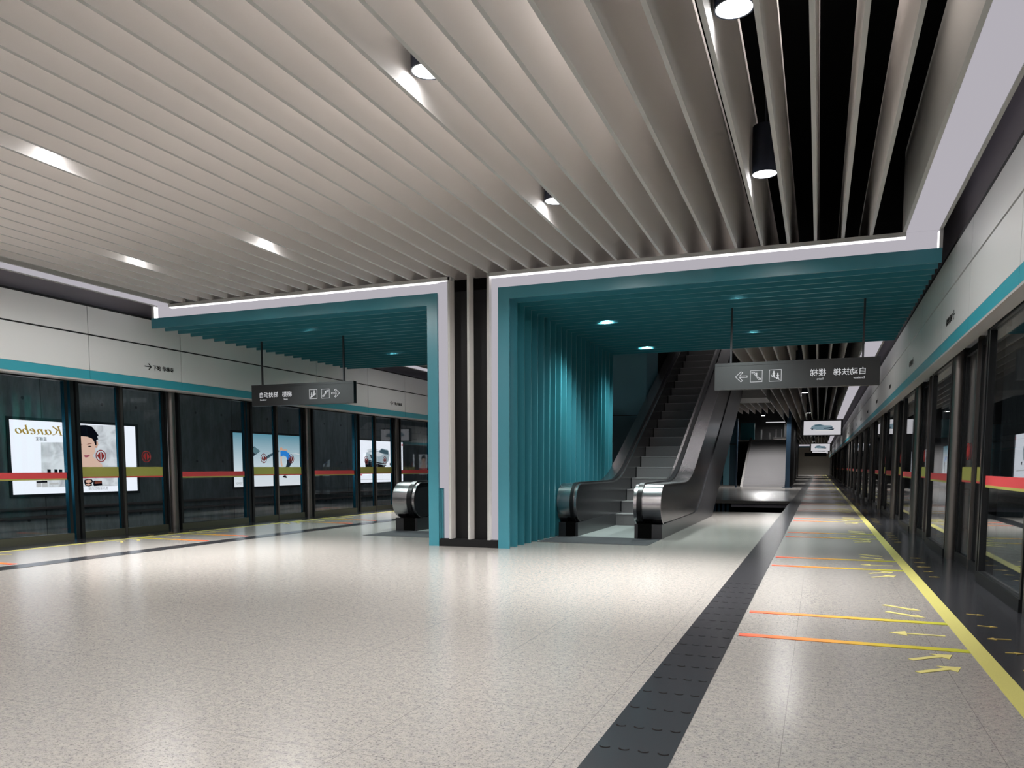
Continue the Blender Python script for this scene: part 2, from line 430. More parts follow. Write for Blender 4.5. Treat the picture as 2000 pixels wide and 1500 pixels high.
# ------------------------------------------------------------------ wall lettering over the doors
ARW = [(-.075, -.006), (.045, -.006), (.0, -.05), (.018, -.058), (.078, 0), (.018, .058), (0, .05), (.045, .006), (-.075, .006)]
def station_text(mirror):
    bm = bmesh.new()
    prism(bm, ARW, 'z', 0, .002)
    me = mesh('arrow', bm, 'ink')
    t1 = text_mesh('下站 华林寺', .092, 'ink', mirror=False, bold=.0015)
    return me, t1
ar_me, st_me = station_text(False)
def wall_decal(side, k, label):
    s = 1 if side == 'right' else -1
    x = (1.418 - .004) if s > 0 else (-11.148 + .004)
    y = Y0 + k * PER + (.92 if s > 0 else 1.13)
    r = thing('wall_lettering', (x, y, 2.975), label, 'lettering')
    # local frame of the lettering: its x runs along the platform, its y is up, it faces the platform
    for nm, me, off in (('arrow', ar_me, .075), ('characters', st_me, .185)):
        o = ob(nm, me, r)
        up = .0 if nm == 'arrow' else -.04
        o.matrix_local = Matrix(((0, 0, -s, 0), (1, 0, 0, off), (0, 1, 0, up), (0, 0, 0, 1)))
for k, lb in ((0, 'black arrow and station lettering over the left-hand doors, nearest in view'), (2, 'small black station lettering on the left wall behind the hanging sign')):
    wall_decal('left', k, lb)
for k in range(0, 12):
    wall_decal('right', k, 'black mirrored station lettering on the right wall panels, %s from the camera' % ordn(k))

# ------------------------------------------------------------------ screen doors
def bay_meshes(s):
    X = lambda u: s * u
    D = {}
    def m(key, build, mat, smooth=False):
        bm = bmesh.new(); build(bm); D[key] = mesh(key, bm, mat, smooth)
    ZT = 2.70
    # door leaves (local y 0..1.93, plane u .13)
    def leaf(a, b):
        def f(bm):
            for (y0, y1) in ((a, a + .035), (b - .06, b)): bx(bm, X(.115), X(.155), y0, y1, .02, ZT - .06)
            bx(bm, X(.115), X(.155), a + .035, b - .06, .02, .10); bx(bm, X(.115), X(.155), a + .035, b - .06, ZT - .115, ZT - .06)
        return f
    m('leafA', leaf(.0, .88), 'darksteel'); m('leafB', leaf(.935, 1.88), 'darksteel')
    def gl(a, b, u=.135, z0=.10, z1=ZT - .115): return lambda bm: bx(bm, X(u - .004), X(u + .004), a, b, z0, z1)
    m('glassA', gl(.035, .82), 'glass'); m('glassB', gl(.97, 1.82), 'glass')
    def bd(a, b, z0, z1, u): return lambda bm: bx(bm, X(u), X(u + .003), a, b, z0, z1)
    m('bandA', bd(.035, .82, 1.035, 1.20, .124), 'olive'); m('bandB', bd(.97, 1.82, 1.035, 1.20, .124), 'olive')
    m('rbandA', bd(.035, .82, 1.012, 1.035, .124), 'red'); m('rbandB', bd(.97, 1.82, 1.012, 1.035, .124), 'red')
    def stk(cy):
        def f(bm):
            n = 28; z = 1.39
            o = circ(cy, z, .105, n); i = circ(cy, z, .09, n)
            for k in range(n):
                prism(bm, [o[k], o[(k + 1) % n], i[(k + 1) % n], i[k]], 'x', X(.118), X(.121))
            for q in (-1, 1):
                prism(bm, [(cy + q * .012, z + .07), (cy + q * .012, z - .07), (cy + q * .032, z - .055), (cy + q * .078, z), (cy + q * .032, z + .055)], 'x', X(.118), X(.121))
        return f
    m('stkA', stk(.46), 'sticker'); m('stkB', stk(1.44), 'sticker')
    m('kickdoor', lambda bm: (bx(bm, X(.09), X(.115), 0, .88, 0, .115), bx(bm, X(.09), X(.115), .94, 1.88, 0, .115)), 'kick' if s < 0 else 'darksteel')  # olive left, near-black right: the difference in light is put into the colour
    m('mullion', lambda bm: bx(bm, X(.085), X(.15), .885, .93, 0, ZT), 'steel')
    m('header', lambda bm: bx(bm, X(.16), X(.22), -.1, 1.95, ZT - .06, ZT), 'darksteel')
    m('blue_glint', lambda bm: (bx(bm, X(.115), X(.155), .816, .8195, .1, ZT - .12), bx(bm, X(.115), X(.155), 1.816, 1.8195, .1, ZT - .12), bx(bm, X(.03), X(.16), -.1655, -.162, .0, ZT)), 'blue_glint')  # thin plates added to carry the blue poster reflection
    m('blue_glint2', lambda bm: bx(bm, X(.0), X(.07), PER - .2965, PER - .2935, .12, ZT - .12), 'blue_glint')
    # column
    def colm(bm): cyl(bm, (X(.07), 2.02), .075, 0, ZT, 28)
    m('column', colm, 'steel', True)
    m('colfoot', lambda bm: (bx(bm, X(.10), X(.16), 1.90, 1.94, 0, ZT), bx(bm, X(.08), X(.20), 2.10, 2.125, 0, ZT)), 'darksteel')
    # jamb
    m('jamb', lambda bm: (bx(bm, X(.02), X(.16), -.06, 0, 0, ZT), bx(bm, X(.03), X(.16), -.162, -.09, 0, ZT)), 'darksteel')
    # fixed screen (local y 2.13 .. 4.05)
    def fx(bm):
        a, b = 2.13, PER - .235
        for y0, y1 in ((a, a + .05), (b - .055, b)): bx(bm, X(0), X(.07), y0, y1, 0, ZT - .05)
        bx(bm, X(0), X(.07), a + .05, b - .055, .02, .12); bx(bm, X(0), X(.07), a + .05, b - .055, ZT - .12, ZT - .05)
        bx(bm, X(.02), X(.09), a, b, ZT - .05, ZT)
    m('fixframe', fx, 'darksteel')
    m('fixglass', gl(2.18, PER - .298, .035, .12, ZT - .12), 'glass')
    m('fixkick', lambda bm: bx(bm, X(-.012), X(0), 2.13, PER - .235, 0, .115), 'kick' if s < 0 else 'darksteel')  # left plate coloured as lit, right plate as unlit, like the door plates
    m('fixred', bd(2.18, PER - .29, 1.015, 1.11, .024), 'red')
    m('fixyel', bd(2.18, PER - .29, .99, 1.015, .024), 'olive')
    return D
def build_bay(side):
    s = 1 if side == 'right' else -1
    D = bay_meshes(s)
    d = thing('platform_gate', (0, 0, 0), '', '')
    a = ob('door_leaf', D['leafA'], d); ob('glass_pane', D['glassA'], a); ob('yellow_band', D['bandA'], a); ob('red_band', D['rbandA'], a); ob('door_symbol', D['stkA'], a)
    b = ob('door_leaf', D['leafB'], d); ob('glass_pane', D['glassB'], b); ob('yellow_band', D['bandB'], b); ob('red_band', D['rbandB'], b); ob('door_symbol', D['stkB'], b)
    ob('kick_plate', D['kickdoor'], d); ob('mullion', D['mullion'], d); ob('header', D['header'], d); ob('jamb', D['jamb'], d); (s < 0) and ob('glint_strip', D['blue_glint'], d).__setitem__('label', 'blue-tinted strips imitating reflected poster light')
    f = thing('glass_screen', (0, 0, 0), '', '')
    ob('screen_frame', D['fixframe'], f); ob('glass_pane', D['fixglass'], f); ob('kick_plate', D['fixkick'], f); ob('red_band', D['fixred'], f); ob('yellow_band', D['fixyel'], f); (s < 0) and ob('glint_strip', D['blue_glint2'], f).__setitem__('label', 'blue-tinted strip imitating reflected poster light')
    c = thing('gate_post', (0, 0, 0), '', '')
    ob('post_shaft', D['column'], c); ob('post_guide', D['colfoot'], c)
    return d, f, c
def all_bays(side, k0, k1):
    x = XR if side == 'right' else XL
    P = build_bay(side)
    for k in range(k0, k1 + 1):
        y = Y0 + k * PER
        w = 'on the %s side' % side
        n = k + 1
        where = ('%s %s, %s from the camera' % ('%s', w, ordn(n))) if n >= 0 else '%s %s, level with the camera' % ('%s', w)
        T = P if k == k0 else [copy_tree(o) for o in P]
        for o, nm, cat in zip(T, ('pair of sliding glass doors with yellow band', 'fixed glass screen with red band', 'round bronze screen column'), ('sliding door', 'glass screen', 'post')):
            o.location = (x, y, 0)
            o['label'] = where % nm; o['category'] = cat; o['group'] = cat + 's on the %s side' % side
all_bays('right', -1, 27); all_bays('left', -1, 8)

# ------------------------------------------------------------------ floor markings
def marking_meshes(s):
    D = {}
    X = (lambda v: v - 0.954) if s > 0 else (lambda v: -(v - .954))
    def m(key, build, mat):
        bm = bmesh.new(); build(bm); D[key] = mesh(key, bm, mat)
    F = lambda y: y - 5.32
    def poly(pts, z=.003):
        return lambda bm: prism(bm, [(X(p[0]), F(p[1])) for p in pts], 'z', .0, z)
    D['q'] = []
    def arrow(p, q, w, hw, hl):
        """flat arrow outline from p to q"""
        (ax, ay), (bx_, by) = p, q
        L = math.hypot(bx_ - ax, by - ay); dx, dy = (bx_ - ax) / L, (by - ay) / L; nx, ny = -dy, dx
        h = (bx_ - dx * hl, by - dy * hl)
        return [(ax + nx * w, ay + ny * w), (h[0] + nx * w, h[1] + ny * w), (h[0] + nx * hw, h[1] + ny * hw), (bx_, by), (h[0] - nx * hw, h[1] - ny * hw), (h[0] - nx * w, h[1] - ny * w), (ax - nx * w, ay - ny * w)]
    L = [arrow((.565, 7.46), (.835, 7.255), .026, .055, .10), arrow((.565, 7.12), (.835, 6.925), .026, .055, .10),
         arrow((.877, 6.222), (.519, 6.225), .017, .085, .11),
         arrow((.575, 5.375), (.835, 5.60), .022, .075, .11), arrow((.58, 5.05), (.835, 5.27), .022, .075, .11)]
    DK = [arrow((1.163, 7.235), (1.289, 7.222), .010, .035, .05), arrow((1.160, 6.735), (1.288, 6.705), .010, .035, .05), arrow((1.285, 6.255), (1.138, 6.235), .010, .04, .05),
          arrow((1.165, 5.80), (1.27, 5.805), .010, .035, .05), arrow((1.165, 5.32), (1.27, 5.325), .010, .035, .05)]
    for i, p in enumerate(L): m('la%d' % i, poly(p), 'arrow')
    for i, p in enumerate(DK): m('da%d' % i, poly(p), 'darkarrow')
    return D
def marking(side):
    s = 1 if side == 'right' else -1
    D = marking_meshes(s)
    r = thing('boarding_marking', (0, 0, 0), '', '')
    for i in range(5): ob('arrow', D['la%d' % i], r)
    for i in range(5): ob('arrow', D['da%d' % i], r)['label'] = 'thin brass-coloured arrow on the dark granite'
    for yc in (5.752, 6.711):
        # the queue line keeps its own origin at the yellow edge so its printed gradient runs along it
        bm = bmesh.new()
        xa, xb = (-.495, .952) if s > 0 else (.495, -.952)
        bx(bm, xa, xb, -.046, .046, 0, .003)
        o = ob('queue_line', mesh('queue_line', bm, 'queue' if s > 0 else 'queueL'), r, (-.954 if s > 0 else .954, yc - 5.32, 0))
        o['label'] = 'line fading from red to yellow-green'
    return r
for side, k0, k1 in (('right', -1, 27), ('left', -1, 4)):
    P = marking(side)
    for k in range(k0, k1 + 1):
        o = P if k == k0 else copy_tree(P)
        o.location = (.954 if side == 'right' else -10.69, Y0 + k * PER, .0006)
        tag(o, 'boarding arrows and queue lines on the floor on the %s side, %s from the camera' % (side, ordn(k + 1)), 'floor marking', 'floor markings on the %s side' % side)

# ------------------------------------------------------------------ ceiling baffles
SP = .315; SX0 = -4.853; TH = .0175; ZB, ZTOP = 3.99, 4.95
def baffle(x, y0, y1, label, leg=False, group=None):
    def f(bm):
        if leg:
            pts = [(y0, ZB), (y1, ZB), (y1, .115), (y1 + .16, .115), (y1 + .16, ZB), (16.93, ZB), (16.93, ZTOP), (y0, ZTOP)]
            prism(bm, pts, 'x', -TH, TH)
        else: bx(bm, -TH, TH, y0, y1, ZB, ZTOP)
    o = mk('ceiling_baffle', f, 'slat', loc=(x, 0, 0))
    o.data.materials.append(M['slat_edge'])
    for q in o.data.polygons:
        if abs(q.normal.x) < .5: q.material_index = 1  # darker grey off the sides imitates the weaker light on the undersides
    return tag(o, label, 'baffle', group)
YP = 10.66
for k in range(-18, 18):
    x = SX0 + SP * k
    if x < -10.5: continue
    nm = 'grey ceiling baffle in front of the portals, '
    if k in (-1, 0, 1):
        nm = 'grey ceiling baffle turning down the pillar, ' + {-1: 'left of the three', 0: 'middle of the three', 1: 'right of the three'}[k]
    else:
        nm += '%s to the %s of the pillar baffles' % (ordn(abs(k) - 2), 'right' if k > 0 else 'left')
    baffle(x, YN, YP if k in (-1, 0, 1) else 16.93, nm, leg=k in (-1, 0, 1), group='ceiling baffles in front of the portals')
for k in range(-17, 18):
    x = SX0 + SP * k
    if x < -10.5: continue
    if -8 < x < -2.02: continue
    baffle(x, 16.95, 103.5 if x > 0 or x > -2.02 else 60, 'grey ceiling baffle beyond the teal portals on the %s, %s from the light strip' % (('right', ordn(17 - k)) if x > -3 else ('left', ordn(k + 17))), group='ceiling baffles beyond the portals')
for i in range(6):
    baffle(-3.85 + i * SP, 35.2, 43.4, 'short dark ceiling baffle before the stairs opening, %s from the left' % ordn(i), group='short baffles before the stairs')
struct('trim_beam', lambda b: bx(b, -3.9, -2.0, 32.7, 35.2, 3.92, 5.8), 'slat_edge')

# ceiling light strips along both sides
def light_strip(s, y0, y1, label):
    X = (lambda v: v) if s > 0 else (lambda v: 2 * -4.807 - v)
    yc = y0
    r = thing('ceiling_light_strip', (X(1.06), y0, 3.99), label, 'light strip')
    ln = y1 - y0
    mk('light_panel', lambda b: bx(b, -.176, .18, 0, ln, .012, .03), 'glow', r)
    mk('trim', lambda b: (bx(b, -.215, -.176, 0, ln, 0, .96), bx(b, .18, .216, 0, ln, 0, .05)) if s > 0 else (bx(b, .176, .215, 0, ln, 0, .96), bx(b, -.216, -.18, 0, ln, 0, .05)), 'slat_edge', r)
light_strip(1, YN, YP + .09, 'long pale glowing ceiling light strip at the right edge before the portal')
light_strip(-1, YN, YP + .09, 'long pale glowing ceiling light strip at the left edge before the portal')
light_strip(1, 16.95, 103.5, 'long pale glowing ceiling light strip running away beyond the right portal')
light_strip(-1, 16.95, 60, 'pale glowing ceiling light strip seen beyond the left portal')

# ------------------------------------------------------------------ portal surrounds
PR = dict(out_x=1.276, in_l=-4.537, edge_glow=True)
def surround(side, yb=YP, full=True):
    right = side == 'right'
    r = thing('portal_surround', ((-1.6 if right else -8.0), yb, 0), 'pale glowing light frame around the %s portal' % ('right-hand, larger' if right else 'left-hand'), 'light frame')
    ox = -r.location.x
    if right: xa, xt, xe, xo = -4.537, -4.376, 1.24, 1.276
    else:     xa, xt, xe, xo = -5.170, -5.353, -10.852, -10.892
    B = lambda bm, x0, x1, y0, y1, z0, z1: bx(bm, x0 + ox, x1 + ox, y0, y1, z0, z1)
    def pn(bm):
        yy = .096 if right else .02
        B(bm, xt, xe, .096, .11, 3.767, 3.94)
        B(bm, .884 if right else -10.51, xe, .096, .11, 3.94, 4.003)
        B(bm, xa, xt, .096, .11, .115, 3.94)
        if not right: B(bm, xa, xt, .03, .096, .88, 3.94)
    mk('light_panel', pn, 'glow', r)
    if not right:
        mk('panel_foot', lambda bm: B(bm, -5.353, -5.31, .05, .095, .115, .88), 'teal', r)
    def tr(bm):
        B(bm, xa if right else -5.136, .884 if right else -10.51, 0, .11, 3.941, 3.99)
        if right: B(bm, xe, xo, 0, .11, 3.767, 3.99)
        else: B(bm, xe, xo, 0, .11, 3.767, 3.99)
    mk('trim', tr, 'slat_edge', r)
    def edge_glow(bm):
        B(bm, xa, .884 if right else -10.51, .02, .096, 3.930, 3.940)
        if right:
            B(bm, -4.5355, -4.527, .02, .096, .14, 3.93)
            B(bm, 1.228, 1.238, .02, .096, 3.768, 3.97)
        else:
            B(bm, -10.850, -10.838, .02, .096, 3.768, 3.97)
    mk('trim_edge_glow', edge_glow, 'edge_glow', r)  # glowing strips imitate the trim faces that catch the panel's light
    return r
sR = surround('right'); sL = surround('left')

# ------------------------------------------------------------------ teal fins
def fin_mesh(right, base=.0):
    bm = bmesh.new()
    if right: xo, xi, xe = -4.376, -4.20, 1.272
    else:     xo, xi, xe = -5.353, -5.522, -10.893
    pts = [(xo, base), (xi, base), (xi, 3.600), (xe, 3.600), (xe, 3.768), (xo, 3.768)]
    cx = -1.6 if right else -8.0
    prism(bm, [(p[0] - cx, p[1]) for p in pts], 'y', 0, .028)
    return mesh('portal_fin', bm, 'teal')
for right in (True, False):
    me = fin_mesh(right)
    for k in range(21):
        o = ob('portal_fin', me, None, (-1.6 if right else -8.0, 10.65 + .304 * k, 0))
        tag(o, 'teal upside-down L fin of the %s portal, %s from the front' % ('right-hand' if right else 'left-hand', ordn(k)), 'portal fin', 'teal fins of the %s portal' % ('right-hand' if right else 'left-hand'))
# second, distant portal at the far end
me = fin_mesh(True)
for k in range(4):
    o = ob('portal_fin', me, None, (-1.6, 104.1 + .304 * k, 0))
    tag(o, 'tiny distant teal fin in front of the far end wall', 'portal fin', 'fins of the distant portal')
r = thing('portal_surround', (-.56, 103.6, 0), 'distant pale glowing bar above the far end of the platform', 'light frame')
mk('light_panel', lambda b: bx(b, -1.9, 1.8, 0, .05, 3.767, 3.95), 'glow', r)

# solid backing around the fins and pillar core
def core(bm):
    bx(bm, -5.33, -4.40, 10.82, 16.80, .112, 3.80)
struct('wall_portal_core', core, 'softblack')
struct('ceiling_over_portals', lambda bm: bx(bm, -10.87, 1.25, 10.83, 16.80, 3.80, 3.97), 'black')
struct('wall_portal_lining', lambda b: (bx(b, -4.40, -4.385, 10.8, 16.8, 0, 3.80), bx(b, -5.345, -5.33, 10.8, 16.8, 0, 3.80), bx(b, -4.385, 1.25, 10.8, 16.8, 3.775, 3.80), bx(b, -10.87, -5.345, 10.8, 16.8, 3.775, 3.80)), 'tealback')
struct('baseboard_pillar', lambda b: bx(b, -5.36, -4.372, 10.665, 10.82, 0, .112), 'softblack')

# small spots in the teal portals
for i, (x, y, w) in enumerate(((-1.165, 11.70, 'right-hand portal, front right'), (-3.40, 13.07, 'right-hand portal, front left'), (-1.17, 14.74, 'right-hand portal, rear right'), (-3.357, 16.10, 'right-hand portal, rear left'), (-8.51, 11.70, 'left-hand portal, front'), (-8.55, 14.74, 'left-hand portal, rear'), (-6.4, 13.1, 'left-hand portal, beside the pillar'))):
    r = thing('recessed_spot', (x, y, 3.70), 'small bright spot light between the teal fins, %s' % w, 'spot light')
    mk('spot_housing', lambda b: cyl(b, (0, 0), .05, 0, .07, 16), 'lamp', r)
    mk('spot_lens', lambda b: cyl(b, (0, 0), .026, -.004, 0, 16), 'spotlens', r)
    ld = bpy.data.lights.new('spot', 'SPOT'); ld.energy = 240 if y < 12 else 760; ld.spot_size = R_(118); ld.spot_blend = .8; ld.shadow_soft_size = .1; ld.color = (.86, 1, .97)
    lo = bpy.data.objects.new('spot_beam', ld); col.objects.link(lo); lo.parent = r; lo.location = (0, 0, -.03)

# ------------------------------------------------------------------ cylinder lamps
def lamp_proto():
    r = thing('cylinder_downlight', (0, 0, 0), '', '')
    def bodyf(bm):
        n = 32
        o = circ(0, 0, .127, n); i = circ(0, 0, .116, n)
        for k in range(n):
            a, b = k, (k + 1) % n
            bm.faces.new([bm.verts.new((*p, z)) for p, z in ((o[a], 0), (o[b], 0), (o[b], .46), (o[a], .46))])
            bm.faces.new([bm.verts.new((*p, z)) for p, z in ((o[a], 0), (i[a], 0), (i[b], 0), (o[b], 0))])
            bm.faces.new([bm.verts.new((*p, z)) for p, z in ((i[a], 0), (i[a], .02), (i[b], .02), (i[b], 0))])
        bm.faces.new([bm.verts.new((*p, .46)) for p in o])
        bmesh.ops.remove_doubles(bm, verts=bm.verts[:], dist=1e-5)
    mk('lamp_body', bodyf, 'lamp', r, smooth=True)
    mk('lamp_rod', lambda b: cyl(b, (0, 0), .012, .46, 1.67, 10), 'lamp', r)
    mk('lamp_lens', lambda b: cyl(b, (0, 0), .1155, .004, .012, 32), 'lens', r)
    return r
LP = lamp_proto()
first = True
def lamp(x, y, label, E, ang=88, blend=1.0, wide=None):
    global first
    o = LP if first else copy_tree(LP); first = False
    o.location = (x, y, 4.13)
    tag(o, label, 'ceiling lamp', 'cylinder lamps between the ceiling baffles')
    ld = bpy.data.lights.new('lamp_beam', 'SPOT'); ld.energy = E; ld.spot_size = R_(ang); ld.spot_blend = blend; ld.shadow_soft_size = .11; ld.color = (1, .985, .965)
    lo = bpy.data.objects.new('lamp_beam', ld); col.objects.link(lo); lo.parent = o; lo.location = (0, 0, -.15)
    ld = bpy.data.lights.new('lamp_spill', 'SPOT'); ld.energy = min(E * .1, 22) if wide is None else wide; ld.spot_size = R_(172); ld.spot_blend = .3; ld.shadow_soft_size = .11; ld.color = (1, .985, .965)
    lo = bpy.data.objects.new('lamp_spill', ld); col.objects.link(lo); lo.parent = o; lo.location = (0, 0, -.15)
cols = ((13.5, 'rightmost column'), (6.5, 'second column from the right'), (-.5, 'middle column'), (-5.5, 'second column from the left'), (-12.5, 'leftmost column'))
rows = ((8.52, 'row nearest the portals', 2200, 90), (5.46, 'second row from the portals', 620, 60), (2.4, 'third row from the portals', 520, 50), (-.66, 'fourth row from the portals', 520, 50), (-3.72, 'fifth row from the portals', 600, 60), (-6.78, 'sixth row from the portals', 600, 60))
for y, rn, E, EW in rows:
    for kx, cn in cols:
        if kx == -.5 and y > 2: continue
        lamp(SX0 + SP * kx, y, 'dark cylinder lamp between ceiling baffles, %s, %s' % (rn, cn), E, wide=EW)
for i, y in enumerate((18.6, 24.7, 33.5, 46, 60, 78, 97)):
    lamp(SX0 + SP * 13.5, y, 'dark cylinder lamp above the right platform beyond the portal, %s away' % ordn(i), (3000, 900, 250, 600, 900, 1100, 1800)[i], wide=50)
for i, y in enumerate((18.6, 24.7, 33.5)):
    lamp(SX0 - SP * 12.5, y, 'dark cylinder lamp above the left platform beyond the portal, %s away' % ordn(i), (3000, 900, 300)[i], wide=50)
lamp(-3.07, 47.6, 'dark cylinder lamp above the foot of the stairs', 1000, ang=162, blend=.25, wide=15)
lamp(-.6, 115, 'dark cylinder lamp before the far end wall, nearer one', 1500, ang=140, wide=40)
lamp(-.6, 125, 'dark cylinder lamp before the far end wall, farther one', 1500, ang=140, wide=40)

# linear lights in the dark void above the baffles
for i, y in enumerate((12.6, 7.2, 5.8, 4.2, 2.1, 0, -2.1, -4.2, -6.3)):
    r = thing('unseen_batten', (-5.65, y, 5.5), 'long linear light in the void above the ceiling baffles, %s from the portals' % ordn(i), 'linear light', 'linear lights above the baffles')
    mk('batten_body', lambda b: bx(b, -4.3, 4.3, -.06, .06, .0, .08), 'frame', r)
    mk('batten_tube', lambda b: bx(b, -4.25, 4.25, -.025, .025, -.035, .0), 'm_white', r)
    mk('suspension_rod', lambda b: (bx(b, -4.01, -3.99, -.01, .01, .08, .3), bx(b, 3.99, 4.01, -.01, .01, .08, .3)), 'frame', r)
    ld = bpy.data.lights.new('batten_glow', 'AREA'); ld.shape = 'RECTANGLE'; ld.size = 8.4; ld.size_y = .12; ld.energy = (PLENUM if y < 7 else PLENUM * .55); ld.color = (1, .94, .89)
    lo = bpy.data.objects.new('batten_glow', ld); col.objects.link(lo); lo.parent = r; lo.location = (0, 0, -.06)

r = thing('unseen_batten', (1.08, -.2, 5.35), 'long linear light above the right-hand glowing strip, running along the platform', 'linear light')
mk('batten_body', lambda b: bx(b, .0, .08, -7.4, 7.4, -.05, .08), 'frame', r)
mk('batten_tube', lambda b: bx(b, -.035, .0, -7.35, 7.35, -.025, .025), 'm_white', r)
mk('suspension_rod', lambda b: (bx(b, .03, .05, -5.01, -4.99, .08, .45), bx(b, .03, .05, 4.99, 5.01, .08, .45)), 'frame', r)
ld = bpy.data.lights.new('batten_glow', 'AREA'); ld.shape = 'RECTANGLE'; ld.size = .12; ld.size_y = 14.6; ld.energy = SIDE; ld.color = (1, .92, .87)
lo = bpy.data.objects.new('batten_glow', ld); col.objects.link(lo); lo.parent = r; lo.location = (-.05, 0, -.02); lo.rotation_euler = (0, R_(75), 0)

# ------------------------------------------------------------------ escalators
def escalator(c, s, label):
    X = lambda v: c + s * (v + 4.92)          # v are the coordinates of the right-hand one
    r = thing('escalator', (X(-3.345), 13.0, 0), label, 'escalator')
    ox, oy = -X(-3.345), -13.0
    inx = -3.85
    SL = .5
    yc, zc, rr = 13.20, .575, .335
    def top(y, off=0.):      # upper profile
        z = zc + rr
        if y < 15.4: return z + off
        if y < 16.8: t_ = (y - 15.4) / 1.4; return z + off + SL * 1.4 * t_ * t_ / 2
        return z + off + SL * .7 + SL * (y - 16.8)
    def bot(y):
        if y < 16.6: return .245
        if y < 17.6: t_ = (y - 16.6); return .245 + SL * t_ * t_ / 2
        return .245 + SL * .5 + SL * (y - 17.6)
    ys = [13.2, 14.0, 15.0, 15.4, 15.6, 15.8, 16.0, 16.2, 16.4, 16.6, 16.8, 18, 20, 22, 24, 26, 28]
    arc = [(yc - rr * math.sin(a), zc + rr * math.cos(a)) for a in [PI * i / 20 for i in range(20, 0, -1)]]
    def prof(off, th):
        out = []
        for a in [PI * i / 20 for i in range(20, 0, -1)]:
            R1, R2 = rr + off, rr + off - th
            out.append(((yc - R1 * math.sin(a), zc + R1 * math.cos(a)), (yc - R2 * math.sin(a), zc + R2 * math.cos(a))))
        for y in ys: out.append(((y, top(y, off)), (y, top(y, off - th))))
        return [((a[0] + oy, a[1]), (b[0] + oy, b[1])) for a, b in out]
    for side in (1, -1):
        V = (lambda v: X(v) + ox) if side > 0 else (lambda v: X(-4.195 + (-2.40 - v) * .75) + ox)
        deck = mk('balustrade_deck', lambda b: ribbon(b, prof(0, .02), V(-2.86), V(-2.40)), 'chrome', r, smooth=True)
        poly = [(p[0] + oy, p[1]) for p in [(yc - (rr - .02) * math.sin(a), zc + (rr - .02) * math.cos(a)) for a in [PI * i / 20 for i in range(20, -1, -1)]]]
        poly += [(y + oy, top(y) - .02) for y in ys[1:]] + [(y + oy, bot(y)) for y in (28, 26, 24, 22, 20, 18, 17.6, 17.3, 17.0, 16.6, 14)]
        mk('balustrade_panel', lambda b: prism(b, poly, 'x', V(-2.845), V(-2.415)), 'escpanel', r)
        mk('handrail', lambda b: ribbon(b, prof(.028, .04), V(-2.80), V(-2.715)), 'rubber', r, smooth=True)
        def skirt(bm):
            pts = [(13.0, 0), (13.0, .24)] + [(y, bot(y) - .006) for y in (16.6, 17.0, 17.3, 17.6, 20, 24, 28)] + [(29.5, 4.9), (28, 4.2), (19.6, 0)]
            prism(bm, [(p[0] + oy, p[1]) for p in pts], 'x', V(-2.57), V(-2.395))
        mk('outer_skirt', skirt, 'escskirt', r)
        def inner(bm):
            pts = [(13.0, 0), (13.0, .24)] + [(y, bot(y) + .02) for y in (15.5, 16.6, 17.6, 20, 24, 28)] + [(28, 5.2), (16.5, -.05), (15.7, 0)]
            prism(bm, [(p[0] + oy, p[1]) for p in pts], 'x', V(-2.86), V(-2.80))
        mk('inner_skirt', inner, 'escskirt', r)
        mk('newel_base', lambda b: bx(b, V(-2.80), V(-2.57), 12.985 + oy, 13.4 + oy, 0, .25), 'escblack', r)
    mk('entry_plate', lambda b: bx(b, X(-4.19) + ox, X(-2.40) + ox, 11.83 + oy, 12.98 + oy, .0, .004), 'mat', r)
    mk('comb_plate', lambda b: bx(b, X(inx) + ox, X(-2.86) + ox, 12.98 + oy, 15.72 + oy, .0, .006), 'plate', r)
    n = 0
    for i in range(25):
        y, z = 15.72 + .48 * i, .24 * (i + 1)
        def st(bm):
            prism(bm, [(y + oy, z), (y + oy, z - .014), (y + .010 + oy, z - .018), (y + .012 + oy, z - .24), (y + .50 + oy, z - .24), (y + .50 + oy, z)], 'x', X(inx) + ox, X(-2.86) + ox)
        bm = bmesh.new(); st(bm); me = mesh('step', bm, 'riser'); me.materials.append(M['tread'])
        for p in me.polygons:
            if abs(p.normal.z) > .9 or (abs(p.normal.y) > .9 and p.center.z > z - .016): p.material_index = 1
        ob('step', me, r)
    mk('truss', lambda b: prism(b, [(p[0] + oy, p[1]) for p in [(19.0, .02), (19.6, 0), (28, 4.2), (28, 5.6), (18.5, .9)]], 'x', X(-4.18) + ox, X(-2.44) + ox), 'escblack', r)
    return r
escalator(-4.92, 1, 'dark escalator rising inside the right-hand portal')
escalator(-4.92, -1, 'escalator whose shiny newel shows at the pillar in the left-hand portal')

# unseen lights added in the escalator shaft to brighten the steps
for i, y in enumerate((22.0, 27.5)):
    r = thing('unseen_batten', (-4.9, y, 7.6), 'linear light high in the escalator shaft, %s' % ('lower one' if i == 0 else 'upper one'), 'linear light')
    mk('batten_body', lambda b: (bx(b, -2.4, 2.4, -.06, .06, .0, .08), bx(b, -1.51, -1.49, -.01, .01, .08, 1.4), bx(b, 1.49, 1.51, -.01, .01, .08, 1.4)), 'frame', r)
    mk('batten_tube', lambda b: bx(b, -2.35, 2.35, -.025, .025, -.035, .0), 'm_white', r)
    ld = bpy.data.lights.new('batten_glow', 'AREA'); ld.shape = 'RECTANGLE'; ld.size = 4.6; ld.size_y = .12; ld.energy = 22; ld.color = (1, .96, .97)
    lo = bpy.data.objects.new('batten_glow', ld); col.objects.link(lo); lo.parent = r; lo.location = (0, 0, -.06)

